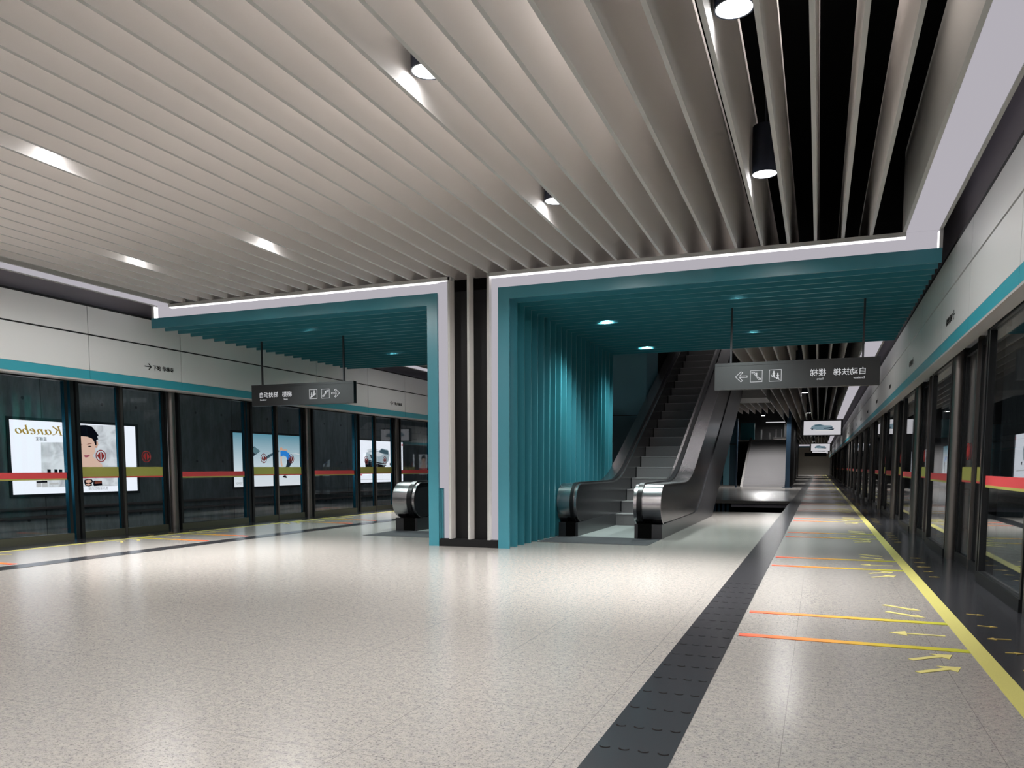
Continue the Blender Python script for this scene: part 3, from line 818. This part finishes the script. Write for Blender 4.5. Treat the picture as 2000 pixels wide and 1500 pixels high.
# teal core between the escalators
w = struct('wall_teal_core', lambda b: (bx(b, -5.55, -4.25, 20.5, 22.0, 0, 2.545), bx(b, -5.55, -4.25, 20.5, 22.0, 2.565, 5.8)), 'tealwall')
struct('trim_core_joint', lambda b: bx(b, -5.54, -4.26, 20.51, 21.99, 2.54, 2.57), 'groove', w)
struct('wall_rear_core', lambda b: bx(b, -5.55, -4.25, 22.0, 43, 3.2, 5.8), 'black')

# ------------------------------------------------------------------ hanging signs
def sign(mirror, x, label):
    s = -1 if mirror else 1
    r = thing('hanging_sign', (x, 12.46, 2.572), label, 'sign')
    W, H, T = 2.30, .40, .10
    mk('sign_box', lambda b: bx(b, -W / 2, W / 2, .004, T, -H / 2, H / 2), 'signedge', r)
    mk('sign_face', lambda b: (bx(b, -W / 2, W / 2, 0, .004, -H / 2, H / 2 - .045), bx(b, -W / 2, W / 2, .0, .004, H / 2 - .041, H / 2)), 'sign', r)
    for q in (-1, 1): mk('suspension_rod', lambda b: bx(b, q * .92 - .014, q * .92 + .014, .03, .058, H / 2, 1.22), 'rod', r)
    def place(nm, me, px, pz):
        o = ob(nm, me, r); o.matrix_local = Matrix(((s, 0, 0, s * px), (0, 0, -1, -.0005), (0, 1, 0, pz), (0, 0, 0, 1)))
        return o
    def flat(nm, build):
        bm = bmesh.new(); build(bm); me = mesh(nm, bm, 'white')
        return me
    L0 = -W / 2
    for nm, body, size, px, pz in (('characters', '自动扶梯', .112, .075, -.035), ('small_lettering', 'Escalator', .042, .085, -.10), ('characters', '楼梯', .112, .31, -.035), ('small_lettering', 'Stairs', .042, .325, -.10)):
        me = text_mesh(body, size, 'white', .001)
        if mirror:
            pass
        place(nm, me, L0 + px * W, pz)
    def frame(bm, cx, h=.088, t_=.007):
        for a, b_, c_, d in ((-h, h, -h, -h + t_), (-h, h, h - t_, h), (-h, -h + t_, -h + t_, h - t_), (h - t_, h, -h + t_, h - t_)):
            prism(bm, [(cx + a, c_), (cx + b_, c_), (cx + b_, d), (cx + a, d)], 'z', 0, .001)
    def line(bm, pts, w_):
        for (a, b_) in zip(pts[:-1], pts[1:]):
            L = math.hypot(b_[0] - a[0], b_[1] - a[1]) or 1; nx, ny = -(b_[1] - a[1]) / L * w_, (b_[0] - a[0]) / L * w_
            ex, ey = (b_[0] - a[0]) / L * w_ * .8, (b_[1] - a[1]) / L * w_ * .8
            prism(bm, [(a[0] + nx - ex, a[1] + ny - ey), (b_[0] + nx + ex, b_[1] + ny + ey), (b_[0] - nx + ex, b_[1] - ny + ey), (a[0] - nx - ex, a[1] - ny - ey)], 'z', 0, .001)
    def stairs_p(bm):
        frame(bm, 0)
        line(bm, [(-.07, -.06), (-.045, -.06), (-.045, -.045), (-.015, -.045), (-.015, -.03), (.015, -.03), (.015, -.01), (.05, -.01), (.05, .01)], .004)
        for cx, cz in ((-.035, -.02), (.022, .012)):
            prism(bm, circ(cx, cz + .05, .009, 12), 'z', 0, .001)
            line(bm, [(cx, cz + .04), (cx - .002, cz + .005), (cx - .012, cz - .03)], .008); line(bm, [(cx, cz + .005), (cx + .014, cz - .03)], .006)
            line(bm, [(cx, cz + .034), (cx + .02, cz + .012)], .004); line(bm, [(cx, cz + .034), (cx - .018, cz + .014)], .004)
    def esc_p(bm):
        frame(bm, 0)
        o = [(-.065, -.052), (-.035, -.052), (.035, .04), (.062, .04), (.068, .058), (.03, .06), (-.045, -.035), (-.066, -.035), (-.065, -.052)]
        line(bm, o, .004)
        prism(bm, circ(-.005, .045, .008, 12), 'z', 0, .001); line(bm, [(-.005, .036), (-.005, .008)], .007)
    def arr(bm):
        line(bm, [(-.085, .012), (.025, .012), (-.02, .062), (.005, .075), (.085, 0), (.005, -.075), (-.02, -.062), (.025, -.012), (-.085, -.012), (-.085, .012)], .004)
    place('stairs_pictogram', flat('stairs_pictogram', stairs_p), L0 + .617 * W, -.012)
    place('escalator_pictogram', flat('escalator_pictogram', esc_p), L0 + .735 * W, -.012)
    place('arrow', flat('arrow', arr), L0 + .83 * W, -.012)
    return r
sign(False, -9.13, 'dark grey hanging sign with readable lettering and arrow pointing right, left portal')
sign(True, -.378, 'dark grey hanging sign with mirrored lettering and arrow pointing left, right portal')
r = thing('hanging_sign', (-.38, 94, 2.572), 'tiny distant dark hanging sign under the monitors', 'sign')
mk('sign_box', lambda b: bx(b, -1.15, 1.15, 0, .1, -.2, .2), 'signedge', r)

# ------------------------------------------------------------------ printed art
def art(parent, W, H, layers, s, order0=0):
    """layers: (name, material, polygon in 0..1 units); drawn on the wall plane, x to the room"""
    for i, (nm, mat, pts) in enumerate(layers):
        d = .004 + .0015 * i
        bm = bmesh.new()
        if isinstance(pts[0][0], (tuple, list)):
            for pp in pts: prism(bm, [(p[0] * W, p[1] * H) for p in pp], 'x', s * d, s * (d + .0012))
        else: prism(bm, [(p[0] * W, p[1] * H) for p in pts], 'x', s * d, s * (d + .0012))
        ob(nm, mesh(nm, bm, mat), parent)
def nib(path, w=.10, ang=.6):
    """calligraphic stroke as quads"""
    nx, ny = math.cos(ang) * w / 2, math.sin(ang) * w / 2
    out = []
    for a, b in zip(path[:-1], path[1:]):
        q = [(a[0] - nx, a[1] - ny), (a[0] + nx, a[1] + ny), (b[0] + nx, b[1] + ny), (b[0] - nx, b[1] - ny)]
        area = sum(q[i][0] * q[(i + 1) % 4][1] - q[(i + 1) % 4][0] * q[i][1] for i in range(4))
        if abs(area) < 1e-4: 
            q = [(a[0] - .02, a[1] - .02), (a[0] + .02, a[1] + .02), (b[0] + .02, b[1] + .02), (b[0] - .02, b[1] - .02)]
        out.append(q if area > 0 else q[::-1])
    return out
def ell(cx, cy, rx, ry, a0=0, a1=360, n=20):
    return [(cx + rx * math.cos(R_(a0 + (a1 - a0) * i / n)), cy + ry * math.sin(R_(a0 + (a1 - a0) * i / n))) for i in range(n + 1)]
def wordmark():
    G = {'K': ([[(.30, 1.55), (.22, 0)], [(.05, 1.5), (.42, 1.56)], [(.0, 0), (.42, .02)], [(1.05, 1.5), (.75, 1.15), (.33, .8)], [(.5, .95), (.85, .3), (1.2, 0), (1.38, .08)]], 1.45),
         'a': ([ell(.38, .47, .30, .45, 40, 400), [(.72, .9), (.70, .15), (.82, .02), (.98, .12)]], 1.08),
         'n': ([[(.05, .85), (.17, .92), (.15, 0)], [(.17, .6), (.35, .88), (.55, .92), (.66, .75), (.64, .15), (.75, .02), (.92, .12)]], 1.02),
         'e': ([[(.12, .5), (.68, .62)], ell(.40, .48, .30, .46, 18, 325)], .86),
         'b': ([[(.10, 1.5), (.2, 1.55), (.16, .05)], ell(.44, .45, .30, .44, 150, 510)], .92),
         'o': ([ell(.40, .47, .32, .45)], .85)}
    x = 0; quads = []
    for ch in 'Kanebo':
        st, adv = G[ch]
        for p in st:
            sh = [(x + a + .18 * b, b) for a, b in p]
            quads += nib(sh, .22, R_(-20))
        x += adv
    return quads, x + .3
def poster(kind, X, y0, s, label):
    W, H = 3.12, 1.51
    r = thing('light_box_poster', (X, y0, .64), label, 'poster')
    mk('poster_frame', lambda b: (bx(b, 0, s * .03, -.06, W + .06, -.06, 0), bx(b, 0, s * .03, -.06, W + .06, H, H + .06), bx(b, 0, s * .03, -.06, 0, 0, H), bx(b, 0, s * .03, W, W + .06, 0, H)), 'frame', r)
    mk('poster_sheet', lambda b: bx(b, 0, s * .003, 0, W, 0, H), {'w': 'p_white', 'b': 'p_sky', 'c': 'p_white'}[kind], r)
    if kind == 'w':
        q, tw = wordmark()
        fx, fz = .355 / tw, .078
        lm = [[(.378 - a * fx, .815 + b * fz) for a, b in qq][::-1] for qq in q]
        L = [('backdrop', 'p_cloud', [(0.219, 0.708), (0.395, 0.719), (0.402, 0.973), (0.854, 0.999), (0.852, 0.082), (0.209, 0.089)]),
             ('shoulders', 'p_skin', [(0.495, 0.519), (0.616, 0.534), (0.629, 0.504), (0.655, 0.468), (0.69, .41), (0.70, 0.33), (0.40, 0.33), (0.41, 0.42), (0.481, 0.465)]),
             ('ear', 'p_skin2', [(0.645, 0.746), (0.663, 0.747), (0.666, 0.705), (0.653, 0.653), (0.636, 0.655)]),
             ('face', 'p_skin', [(0.465, 0.752), (0.487, 0.812), (0.53, 0.827), (0.576, 0.825), (0.619, 0.792), (0.633, 0.739), (0.639, 0.655), (0.632, 0.582), (0.608, 0.507), (0.573, 0.458), (0.546, 0.452), (0.514, 0.474), (0.483, 0.53), (0.465, 0.612)]),
             ('hair', 'p_black', [(0.447, 0.728), (0.439, 0.832), (0.461, 0.915), (0.501, 0.969), (0.567, 0.979), (0.62, 0.96), (0.646, 0.903), (0.672, 0.838), (0.659, 0.823), (0.667, 0.777), (0.651, 0.77), (0.650, 0.692), (0.638, 0.697), (0.631, 0.745), (0.616, 0.786), (0.576, 0.813), (0.53, 0.816), (0.49, 0.801), (0.471, 0.74), (0.466, 0.647), (0.452, 0.669)]),
             ('eyebrows', 'p_brown', [[(0.565, 0.696), (0.583, 0.712), (0.611, 0.72), (0.608, 0.711), (0.585, 0.703)], [(0.49, 0.697), (0.51, 0.708), (0.533, 0.697), (0.532, 0.69), (0.51, 0.699)]]),
             ('eyes', 'p_black', [[(0.573, 0.666), (0.586, 0.680), (0.603, 0.679), (0.607, 0.669), (0.592, 0.662)], [(0.496, 0.655), (0.507, 0.668), (0.522, 0.665), (0.527, 0.657), (0.511, 0.651)]]),
             ('nose', 'p_skin2', [(0.540, 0.579), (0.553, 0.570), (0.566, 0.580), (0.556, 0.565)]),
             ('lips', 'p_lips', [(0.537, 0.534), (0.552, 0.544), (0.562, 0.539), (0.573, 0.547), (0.59, 0.54), (0.571, 0.513), (0.553, 0.508)]),
             ('bottles', 'p_black', [[(0.252, 0.34), (0.277, 0.339), (0.277, 0.235), (0.251, 0.235)], [(0.304, 0.34), (0.328, 0.339), (0.327, 0.235), (0.303, 0.235)], [(0.339, 0.339), (0.364, 0.337), (0.363, 0.235), (0.338, 0.235)], [(0.168, 0.175), (0.247, 0.177), (0.248, 0.153), (0.168, 0.152)], [(0.407, 0.124), (0.433, 0.125), (0.433, 0.09), (0.407, 0.089)]]),
             ('jars', 'p_wash', [[(0.167, 0.15), (0.203, 0.15), (0.203, 0.095), (0.166, 0.094)], [(0.209, 0.15), (0.248, 0.151), (0.247, 0.095), (0.209, 0.094)], [(0.262, 0.15), (0.33, 0.151), (0.33, 0.125), (0.262, 0.124)]]),
             ('compacts', 'p_black', [[(0.532, 0.18), (0.559, 0.195), (0.593, 0.19), (0.606, 0.16), (0.591, 0.124), (0.597, 0.099), (0.57, 0.086), (0.54, 0.096), (0.531, 0.138)], [(0.606, 0.16), (0.62, 0.169), (0.678, 0.166), (0.68, 0.096), (0.611, 0.089), (0.604, 0.105)]]),
             ('powder', 'p_pink', [[(0.542, 0.171), (0.562, 0.183), (0.586, 0.178), (0.592, 0.15), (0.564, 0.135), (0.543, 0.147)], [(0.541, 0.12), (0.568, 0.127), (0.591, 0.112), (0.57, 0.098), (0.547, 0.102)]]),
             ('eyeshadow', 'p_brown', [(0.616, 0.156), (0.675, 0.156), (0.675, 0.128), (0.616, 0.123)]),
             ('logo', 'p_gold', lm)]
        if s < 0: pass
        art(r, W, H, L, s)
        for body, size, fx_, fz_ in (('嘉娜宝', .085, .258, .735), ('黑从清静您的眼', .075, .729, .035), ('看千', .075, .432, .035)):
            me = text_mesh(body, size, 'p_grey' if size < .08 else 'p_dark', .001)
            o = ob('print_characters', me, r)
            o.matrix_local = Matrix(((0, 0, s, s * .028), (-1, 0, 0, fx_ * W), (0, 1, 0, fz_ * H), (0, 0, 0, 1)))
    elif kind == 'b':
        L = [('swoosh', 'p_light', [(0.811, 0.64), (0.909, 0.653), (1.0, 0.625), (1.0, 0.604), (0.901, 0.634)]),
             ('big_phone', 'p_dark', [(0.139, 0.618), (0.16, 0.661), (0.287, 0.758), (0.368, 0.674), (0.305, 0.604), (0.24, 0.544), (0.177, 0.495), (0.153, 0.542)]),
             ('phone_screen', 'p_slate', [(0.287, 0.750), (0.364, 0.674), (0.298, 0.61), (0.257, 0.68)]),
             ('leg', 'p_glass', [(0.374, 0.498), (0.411, 0.528), (0.486, 0.609), (0.640, 0.70), (0.645, 0.675), (0.5, 0.56), (0.455, 0.519), (0.418, 0.505)]),
             ('arm', 'p_skin', [(0.66, 0.584), (0.684, 0.591), (0.679, 0.493), (0.692, 0.379), (0.667, 0.379), (0.658, 0.452)]),
             ('trousers', 'p_dark', [(0.753, 0.519), (0.825, 0.533), (0.832, 0.454), (0.79, 0.36), (0.76, 0.20), (0.70, 0.20), (0.735, 0.36), (0.755, 0.453)]),
             ('shirt', 'p_blue', [(0.659, 0.686), (0.701, 0.697), (0.748, 0.689), (0.795, 0.639), (0.825, 0.537), (0.761, 0.515), (0.746, 0.576), (0.707, 0.596), (0.66, 0.574)]),
             ('head', 'p_skin2', [[(0.653, 0.752), (0.687, 0.758), (0.699, 0.714), (0.67, 0.696), (0.647, 0.705)], [(0.686, 0.717), (0.765, 0.724), (0.765, 0.7), (0.694, 0.693)]]),
             ('shoe', 'p_black', [(0.683, 0.187), (0.723, 0.20), (0.757, 0.165), (0.738, 0.149), (0.691, 0.162)])]
        art(r, W, H, L, s)
        me = text_mesh('over to', .13, 'p_grey', .001)
        o = ob('print_lettering', me, r)
        o.matrix_local = Matrix(((0, 0, s, s * .022), (s * 1.0 if s < 0 else 1, 0, 0, .03 * W if s > 0 else .3 * W), (0, 1, 0, .05 * H), (0, 0, 0, 1)))
    else:
        L = [('tyre_tracks', 'p_wash', [[(.05, .36), (.9, .30), (.9, .285), (.05, .34)], [(0.008, 0.083), (.995, 0.07), (.995, 0.058), (0.007, 0.073)]]),
             ('spray', 'p_light', [(0.161, 0.772), (0.283, 0.82), (0.433, 0.79), (0.233, 0.743)]),
             ('shadow', 'p_black', [(0.120, 0.54), (0.377, 0.455), (0.60, 0.42), (0.54, 0.36), (0.131, 0.34)]),
             ('car_body', 'p_car', [(0.148, 0.711), (0.209, 0.742), (0.433, 0.77), (0.497, 0.827), (0.639, 0.792), (0.674, 0.676), (0.645, 0.523), (0.568, 0.409), (0.377, 0.445), (0.157, 0.529), (0.14, 0.638)]),
             ('bonnet', 'p_light', [(0.16, 0.716), (0.407, 0.744), (0.533, 0.673), (0.43, 0.62), (0.208, 0.688)]),
             ('windscreen', 'p_glass', [(0.432, 0.732), (0.484, 0.809), (0.639, 0.772), (0.643, 0.676), (0.534, 0.693)]),
             ('grille', 'p_black', [[(0.22, 0.645), (0.269, 0.666), (0.318, 0.63), (0.312, 0.568), (0.255, 0.572)], [(0.158, 0.555), (0.328, 0.497), (0.53, 0.462), (0.543, 0.441), (0.377, 0.458), (0.162, 0.529)], [(0.674, 0.473), (0.714, 0.46), (0.708, 0.409), (0.673, 0.409)]]),
             ('red_mark', 'p_red', [[(0.966, 0.959), (0.992, 0.958), (0.992, 0.908), (0.965, 0.909)], [(0.014, 0.203), (0.052, 0.202), (0.051, 0.166), (0.014, 0.167)]])]
        art(r, W, H, L, s)
    return r
NM = {'w': 'backlit poster of a dark-haired woman', 'b': 'pale blue backlit poster of a bending figure', 'c': 'backlit poster of a silver car'}
LF = [('b', -1.98, 'level with the camera'), ('c', 4.52, 'just outside the left of the view'), ('w', 11.02, 'behind the nearest doors'), ('b', 17.44, 'behind the second doors'), ('c', 23.85, 'behind the third doors'), ('w', 30.4, 'beyond the left portal'), ('b', 36.9, 'farthest on the left')]
for k, y, w_ in LF: poster(k, -15.1, y, 1, NM[k] + ', left tunnel, ' + w_)
RT = [('w', 11.02), ('b', 17.44), ('c', 24.0), ('w', 30.4), ('b', 38.4), ('c', 45.0), ('w', 52.0)]
for i, (k, y) in enumerate(RT): poster(k, 5.4, y, -1, NM[k] + ', right tunnel, %s along' % ordn(i))

# pipes along the tunnel walls
for s_, X_ in (('left', -15.02), ('right', 5.32)):
    for z, w_ in ((.34, 'upper'), (.16, 'lower')):
        def pf(bm):
            cyl(bm, (0, 0), .035, YN, 70, 10)
            for v in bm.verts: v.co = Vector((v.co.x, v.co.z, v.co.y))
        tag(mk('wall_pipe', pf, 'rail', loc=(X_, 0, z)), '%s thin brown pipe along the %s tunnel wall' % (w_, s_), 'pipe')

# unseen fill lights added over the tracks to brighten the tunnel walls
for X_, w_ in ((-11.9, 'left'), (2.1, 'right')):
    for y in range(2, 62, 10):
        r = thing('unseen_batten', (X_, y, 4.3), 'unseen fill light added high over the %s track, %s from the near end' % (w_, ordn(y // 10)), 'added fill light', 'service lights over the %s track' % w_)
        mk('batten_body', lambda b: (bx(b, -.05, .05, 0, 1.4, .0, .06), bx(b, -.01, .01, .3, .32, .06, 1.5), bx(b, -.01, .01, 1.1, 1.12, .06, 1.5)), 'frame', r)
        mk('batten_tube', lambda b: bx(b, -.02, .02, .05, 1.35, -.03, .0), 'm_white', r)
        ld = bpy.data.lights.new('batten_glow', 'AREA'); ld.shape = 'RECTANGLE'; ld.size = .1; ld.size_y = 1.3; ld.energy = TUNNEL; ld.color = (.86, .92, 1)
        lo = bpy.data.objects.new('batten_glow', ld); col.objects.link(lo); lo.parent = r; lo.location = (0, .7, -.05)
        lo.rotation_euler = (0, R_(35) * (-1 if X_ > 0 else 1), 0)

# ------------------------------------------------------------------ monitors
def monitor(y, label, x=0.07, z=2.68):
    W, H = 1.86, .76
    r = thing('hanging_monitor', (x, y, z), label, 'monitor')
    mk('monitor_casing', lambda b: bx(b, -W / 2, W / 2, .006, .12, 0, H), 'bezel', r)
    mk('monitor_bezel', lambda b: (bx(b, -W / 2, W / 2, 0, .006, 0, .04), bx(b, -W / 2, W / 2, 0, .006, H - .06, H), bx(b, -W / 2, -W / 2 + .13, 0, .006, .04, H - .06), bx(b, W / 2 - .08, W / 2, 0, .006, .04, H - .06)), 'bezel', r)
    mk('screen', lambda b: bx(b, -W / 2 + .13, W / 2 - .08, .002, .006, .04, H - .06), 'm_white', r)
    for q in (-.6, .6): mk('suspension_rod', lambda b: bx(b, q - .015, q + .015, .05, .08, H, 1.4), 'bezel', r)
    def lay(nm, mat, pts, d):
        def f(bm):
            prism(bm, [(-.80 + p[0] * 1.65, .04 + p[1] * .66) for p in pts], 'y', .002 - d, .0015 - d)
        mk(nm, f, mat, r)
    lay('image_shadow', 'p_wash', [(.30, .28), (.80, .25), (.83, .36), (.36, .34)], .001)
    lay('image_car_shadow', 'p_dark', [(.34, .36), (.80, .33), (.82, .44), (.36, .46)], .002)
    lay('image_car_body', 'p_carbody', [(.18, .44), (.22, .62), (.30, .74), (.44, .76), (.56, .68), (.74, .66), (.78, .56), (.78, .44), (.62, .36), (.40, .36), (.27, .40)], .003)
    lay('image_windscreen', 'p_glass', [(.29, .62), (.31, .73), (.44, .75), (.54, .67), (.42, .64)], .004)
    lay('image_grille', 'p_dark', [(.54, .48), (.66, .52), (.77, .56), (.77, .50), (.64, .44), (.55, .43)], .004)
    lay('image_wheel', 'p_dark', [(.21, .38), (.26, .38), (.26, .46), (.21, .46)], .004)
    return r
monitor(40.3, 'hanging monitor showing a silver car, nearest of the three')
monitor(80, 'hanging monitor showing a silver car, middle of the three')
monitor(96, 'hanging monitor mostly hidden behind the middle one')

# ------------------------------------------------------------------ stairs at the back
r = thing('staircase', (-3.1, 50, 0), 'wide pale stone staircase rising behind the right escalator', 'stairs')
for i in range(19):
    mk('step', lambda b: bx(b, -1.22, 1.22, .32 * i, 6.5, .16 * i, .16 * (i + 1)), 'stair', r)
mk('stair_string', lambda b: prism(b, [(-.1, 0), (6.4, 3.2), (6.4, 3.05), (6.4, 0)], 'x', -1.36, -1.22), 'paneltrim', r)
struct('wall_stairs_right', lambda b: bx(b, -1.80, -1.62, 49.2, 64, 0, 5), 'softblack')
struct('wall_stairs_left', lambda b: bx(b, -2.55, -2.35, 64, 103.3, 0, 5), 'softblack')
struct('wall_stairs_back', lambda b: bx(b, -6.5, -2.3, 66, 66.2, 0, 8.5), 'softblack')
tag(mk('stair_column', lambda b: (bx(b, -.12, .12, -.12, .12, .03, 5), bx(b, -.26, .26, -.26, .26, 0, .03)), 'bluedark', loc=(-1.66, 48.0, 0)), 'dark blue-grey square column right of the stairs', 'column')
struct('floor_upper_landing', lambda b: bx(b, -6.5, -1.8, 56.4, 66, 2.95, 3.05), 'floor')
r = thing('landing_bench', (-2.7, 62, 3.05), 'pale bench with upright posts on the upper landing', 'bench')
mk('bench_leg', lambda b: (bx(b, -.5, -.42, .05, .25, 0, .22), bx(b, .62, .70, .05, .25, 0, .22)), 'stair', r)
mk('bench_seat', lambda b: bx(b, -.55, .75, 0, .3, .22, .36), 'stair', r)
for x in (-.35, .05, .42): mk('bench_post', lambda b: bx(b, x - .03, x + .03, .1, .16, .36, .95), 'stair', r)
tag(mk('landing_post', lambda b: bx(b, -.05, .05, 0, .08, 0, .95), 'stair', loc=(-4.1, 62, 3.05)), 'short pale post on the upper landing, left one', 'post')
tag(mk('landing_post', lambda b: bx(b, -.04, .04, 0, .08, 0, .7), 'stair', loc=(-3.5, 62, 3.05)), 'short pale post on the upper landing, right one', 'post')
tag(mk('landing_screen', lambda b: bx(b, -.5, .5, 0, .1, 0, 1.35), 'tealband', loc=(-4.95, 60.2, 3.05)), 'pale teal panel at the head of the stairs', 'panel')
tag(mk('hanging_tube_light', lambda b: bx(b, -.75, .75, 0, .05, 0, .06), 'm_white', loc=(-3.1, 63, 4.55)), 'faint horizontal tube light above the upper landing', 'light')
ld = bpy.data.lights.new('tube_glow', 'AREA'); ld.shape = 'RECTANGLE'; ld.size = 1.5; ld.size_y = .2; ld.energy = 220
lo = bpy.data.objects.new('tube_glow', ld); col.objects.link(lo); lo.location = (-3.1, 62.8, 4.5)
# blue glass partition left of the stairs
for i, (x, m_) in enumerate(((-5.45, 'blueglass'), (-5.05, 'tealwall'), (-4.70, 'blueglass'))):
    o = mk('glass_partition', lambda b: (bx(b, -.17, .17, 0, .05, .12, 2.5), bx(b, -.17, .17, 0, .05, 2.55, 3.95)), m_, loc=(x, 47.5, 0))
    tag(o, 'tall blue glass partition panel left of the stairs, %s from the left' % ordn(i), 'partition', 'glass partitions by the stairs')
tag(mk('partition_post', lambda b: bx(b, -.05, .05, -.05, .05, 0, 3.99), 'bluedark', loc=(-4.48, 47.5, 0)), 'slim dark post between glass partition and stairs', 'post')

# ------------------------------------------------------------------ world, camera
w = bpy.data.worlds.new('world'); sc.world = w; w.use_nodes = True
w.node_tree.nodes['Background'].inputs[0].default_value = (.02, .02, .022, 1)
w.node_tree.nodes['Background'].inputs[1].default_value = .3

f_, px_, py_ = 1528., 1000., 1048.
vy = py_ + f_ * f_ / 136.
Yc = Vector((599, -136, f_)).normalized()
Zc = -Vector((0, vy - py_, f_)).normalized()
Xc = Yc.cross(Zc).normalized()
Zc = Xc.cross(Yc).normalized()
Rm = Matrix((Xc, Yc, Zc))                       # camera(x right, y down, z forward) -> world
right = Rm @ Vector((1, 0, 0)); up = Rm @ Vector((0, -1, 0)); back = Rm @ Vector((0, 0, -1))
cam = bpy.data.cameras.new('camera'); co = bpy.data.objects.new('camera', cam); col.objects.link(co)
co.matrix_world = Matrix((( right.x, up.x, back.x, 0), (right.y, up.y, back.y, 0), (right.z, up.z, back.z, 1.2), (0, 0, 0, 1)))
cam.sensor_width = 36; cam.lens = f_ / 2000 * 36
cam.shift_x = 0; cam.shift_y = (py_ - 750) / 2000
cam.clip_start = .05; cam.clip_end = 400
sc.camera = co
sc.view_settings.view_transform = 'Standard'
sc.view_settings.look = 'None'
sc.view_settings.exposure = 0.0
sc.view_settings.gamma = 1
sc.cycles.use_adaptive_sampling = True
sc.cycles.adaptive_threshold = .04
sc.cycles.max_bounces = 7
sc.cycles.diffuse_bounces = 3
sc.cycles.glossy_bounces = 3
sc.cycles.transparent_max_bounces = 16
sc.cycles.sample_clamp_indirect = 6
sc.cycles.caustics_reflective = False
sc.cycles.caustics_refractive = False
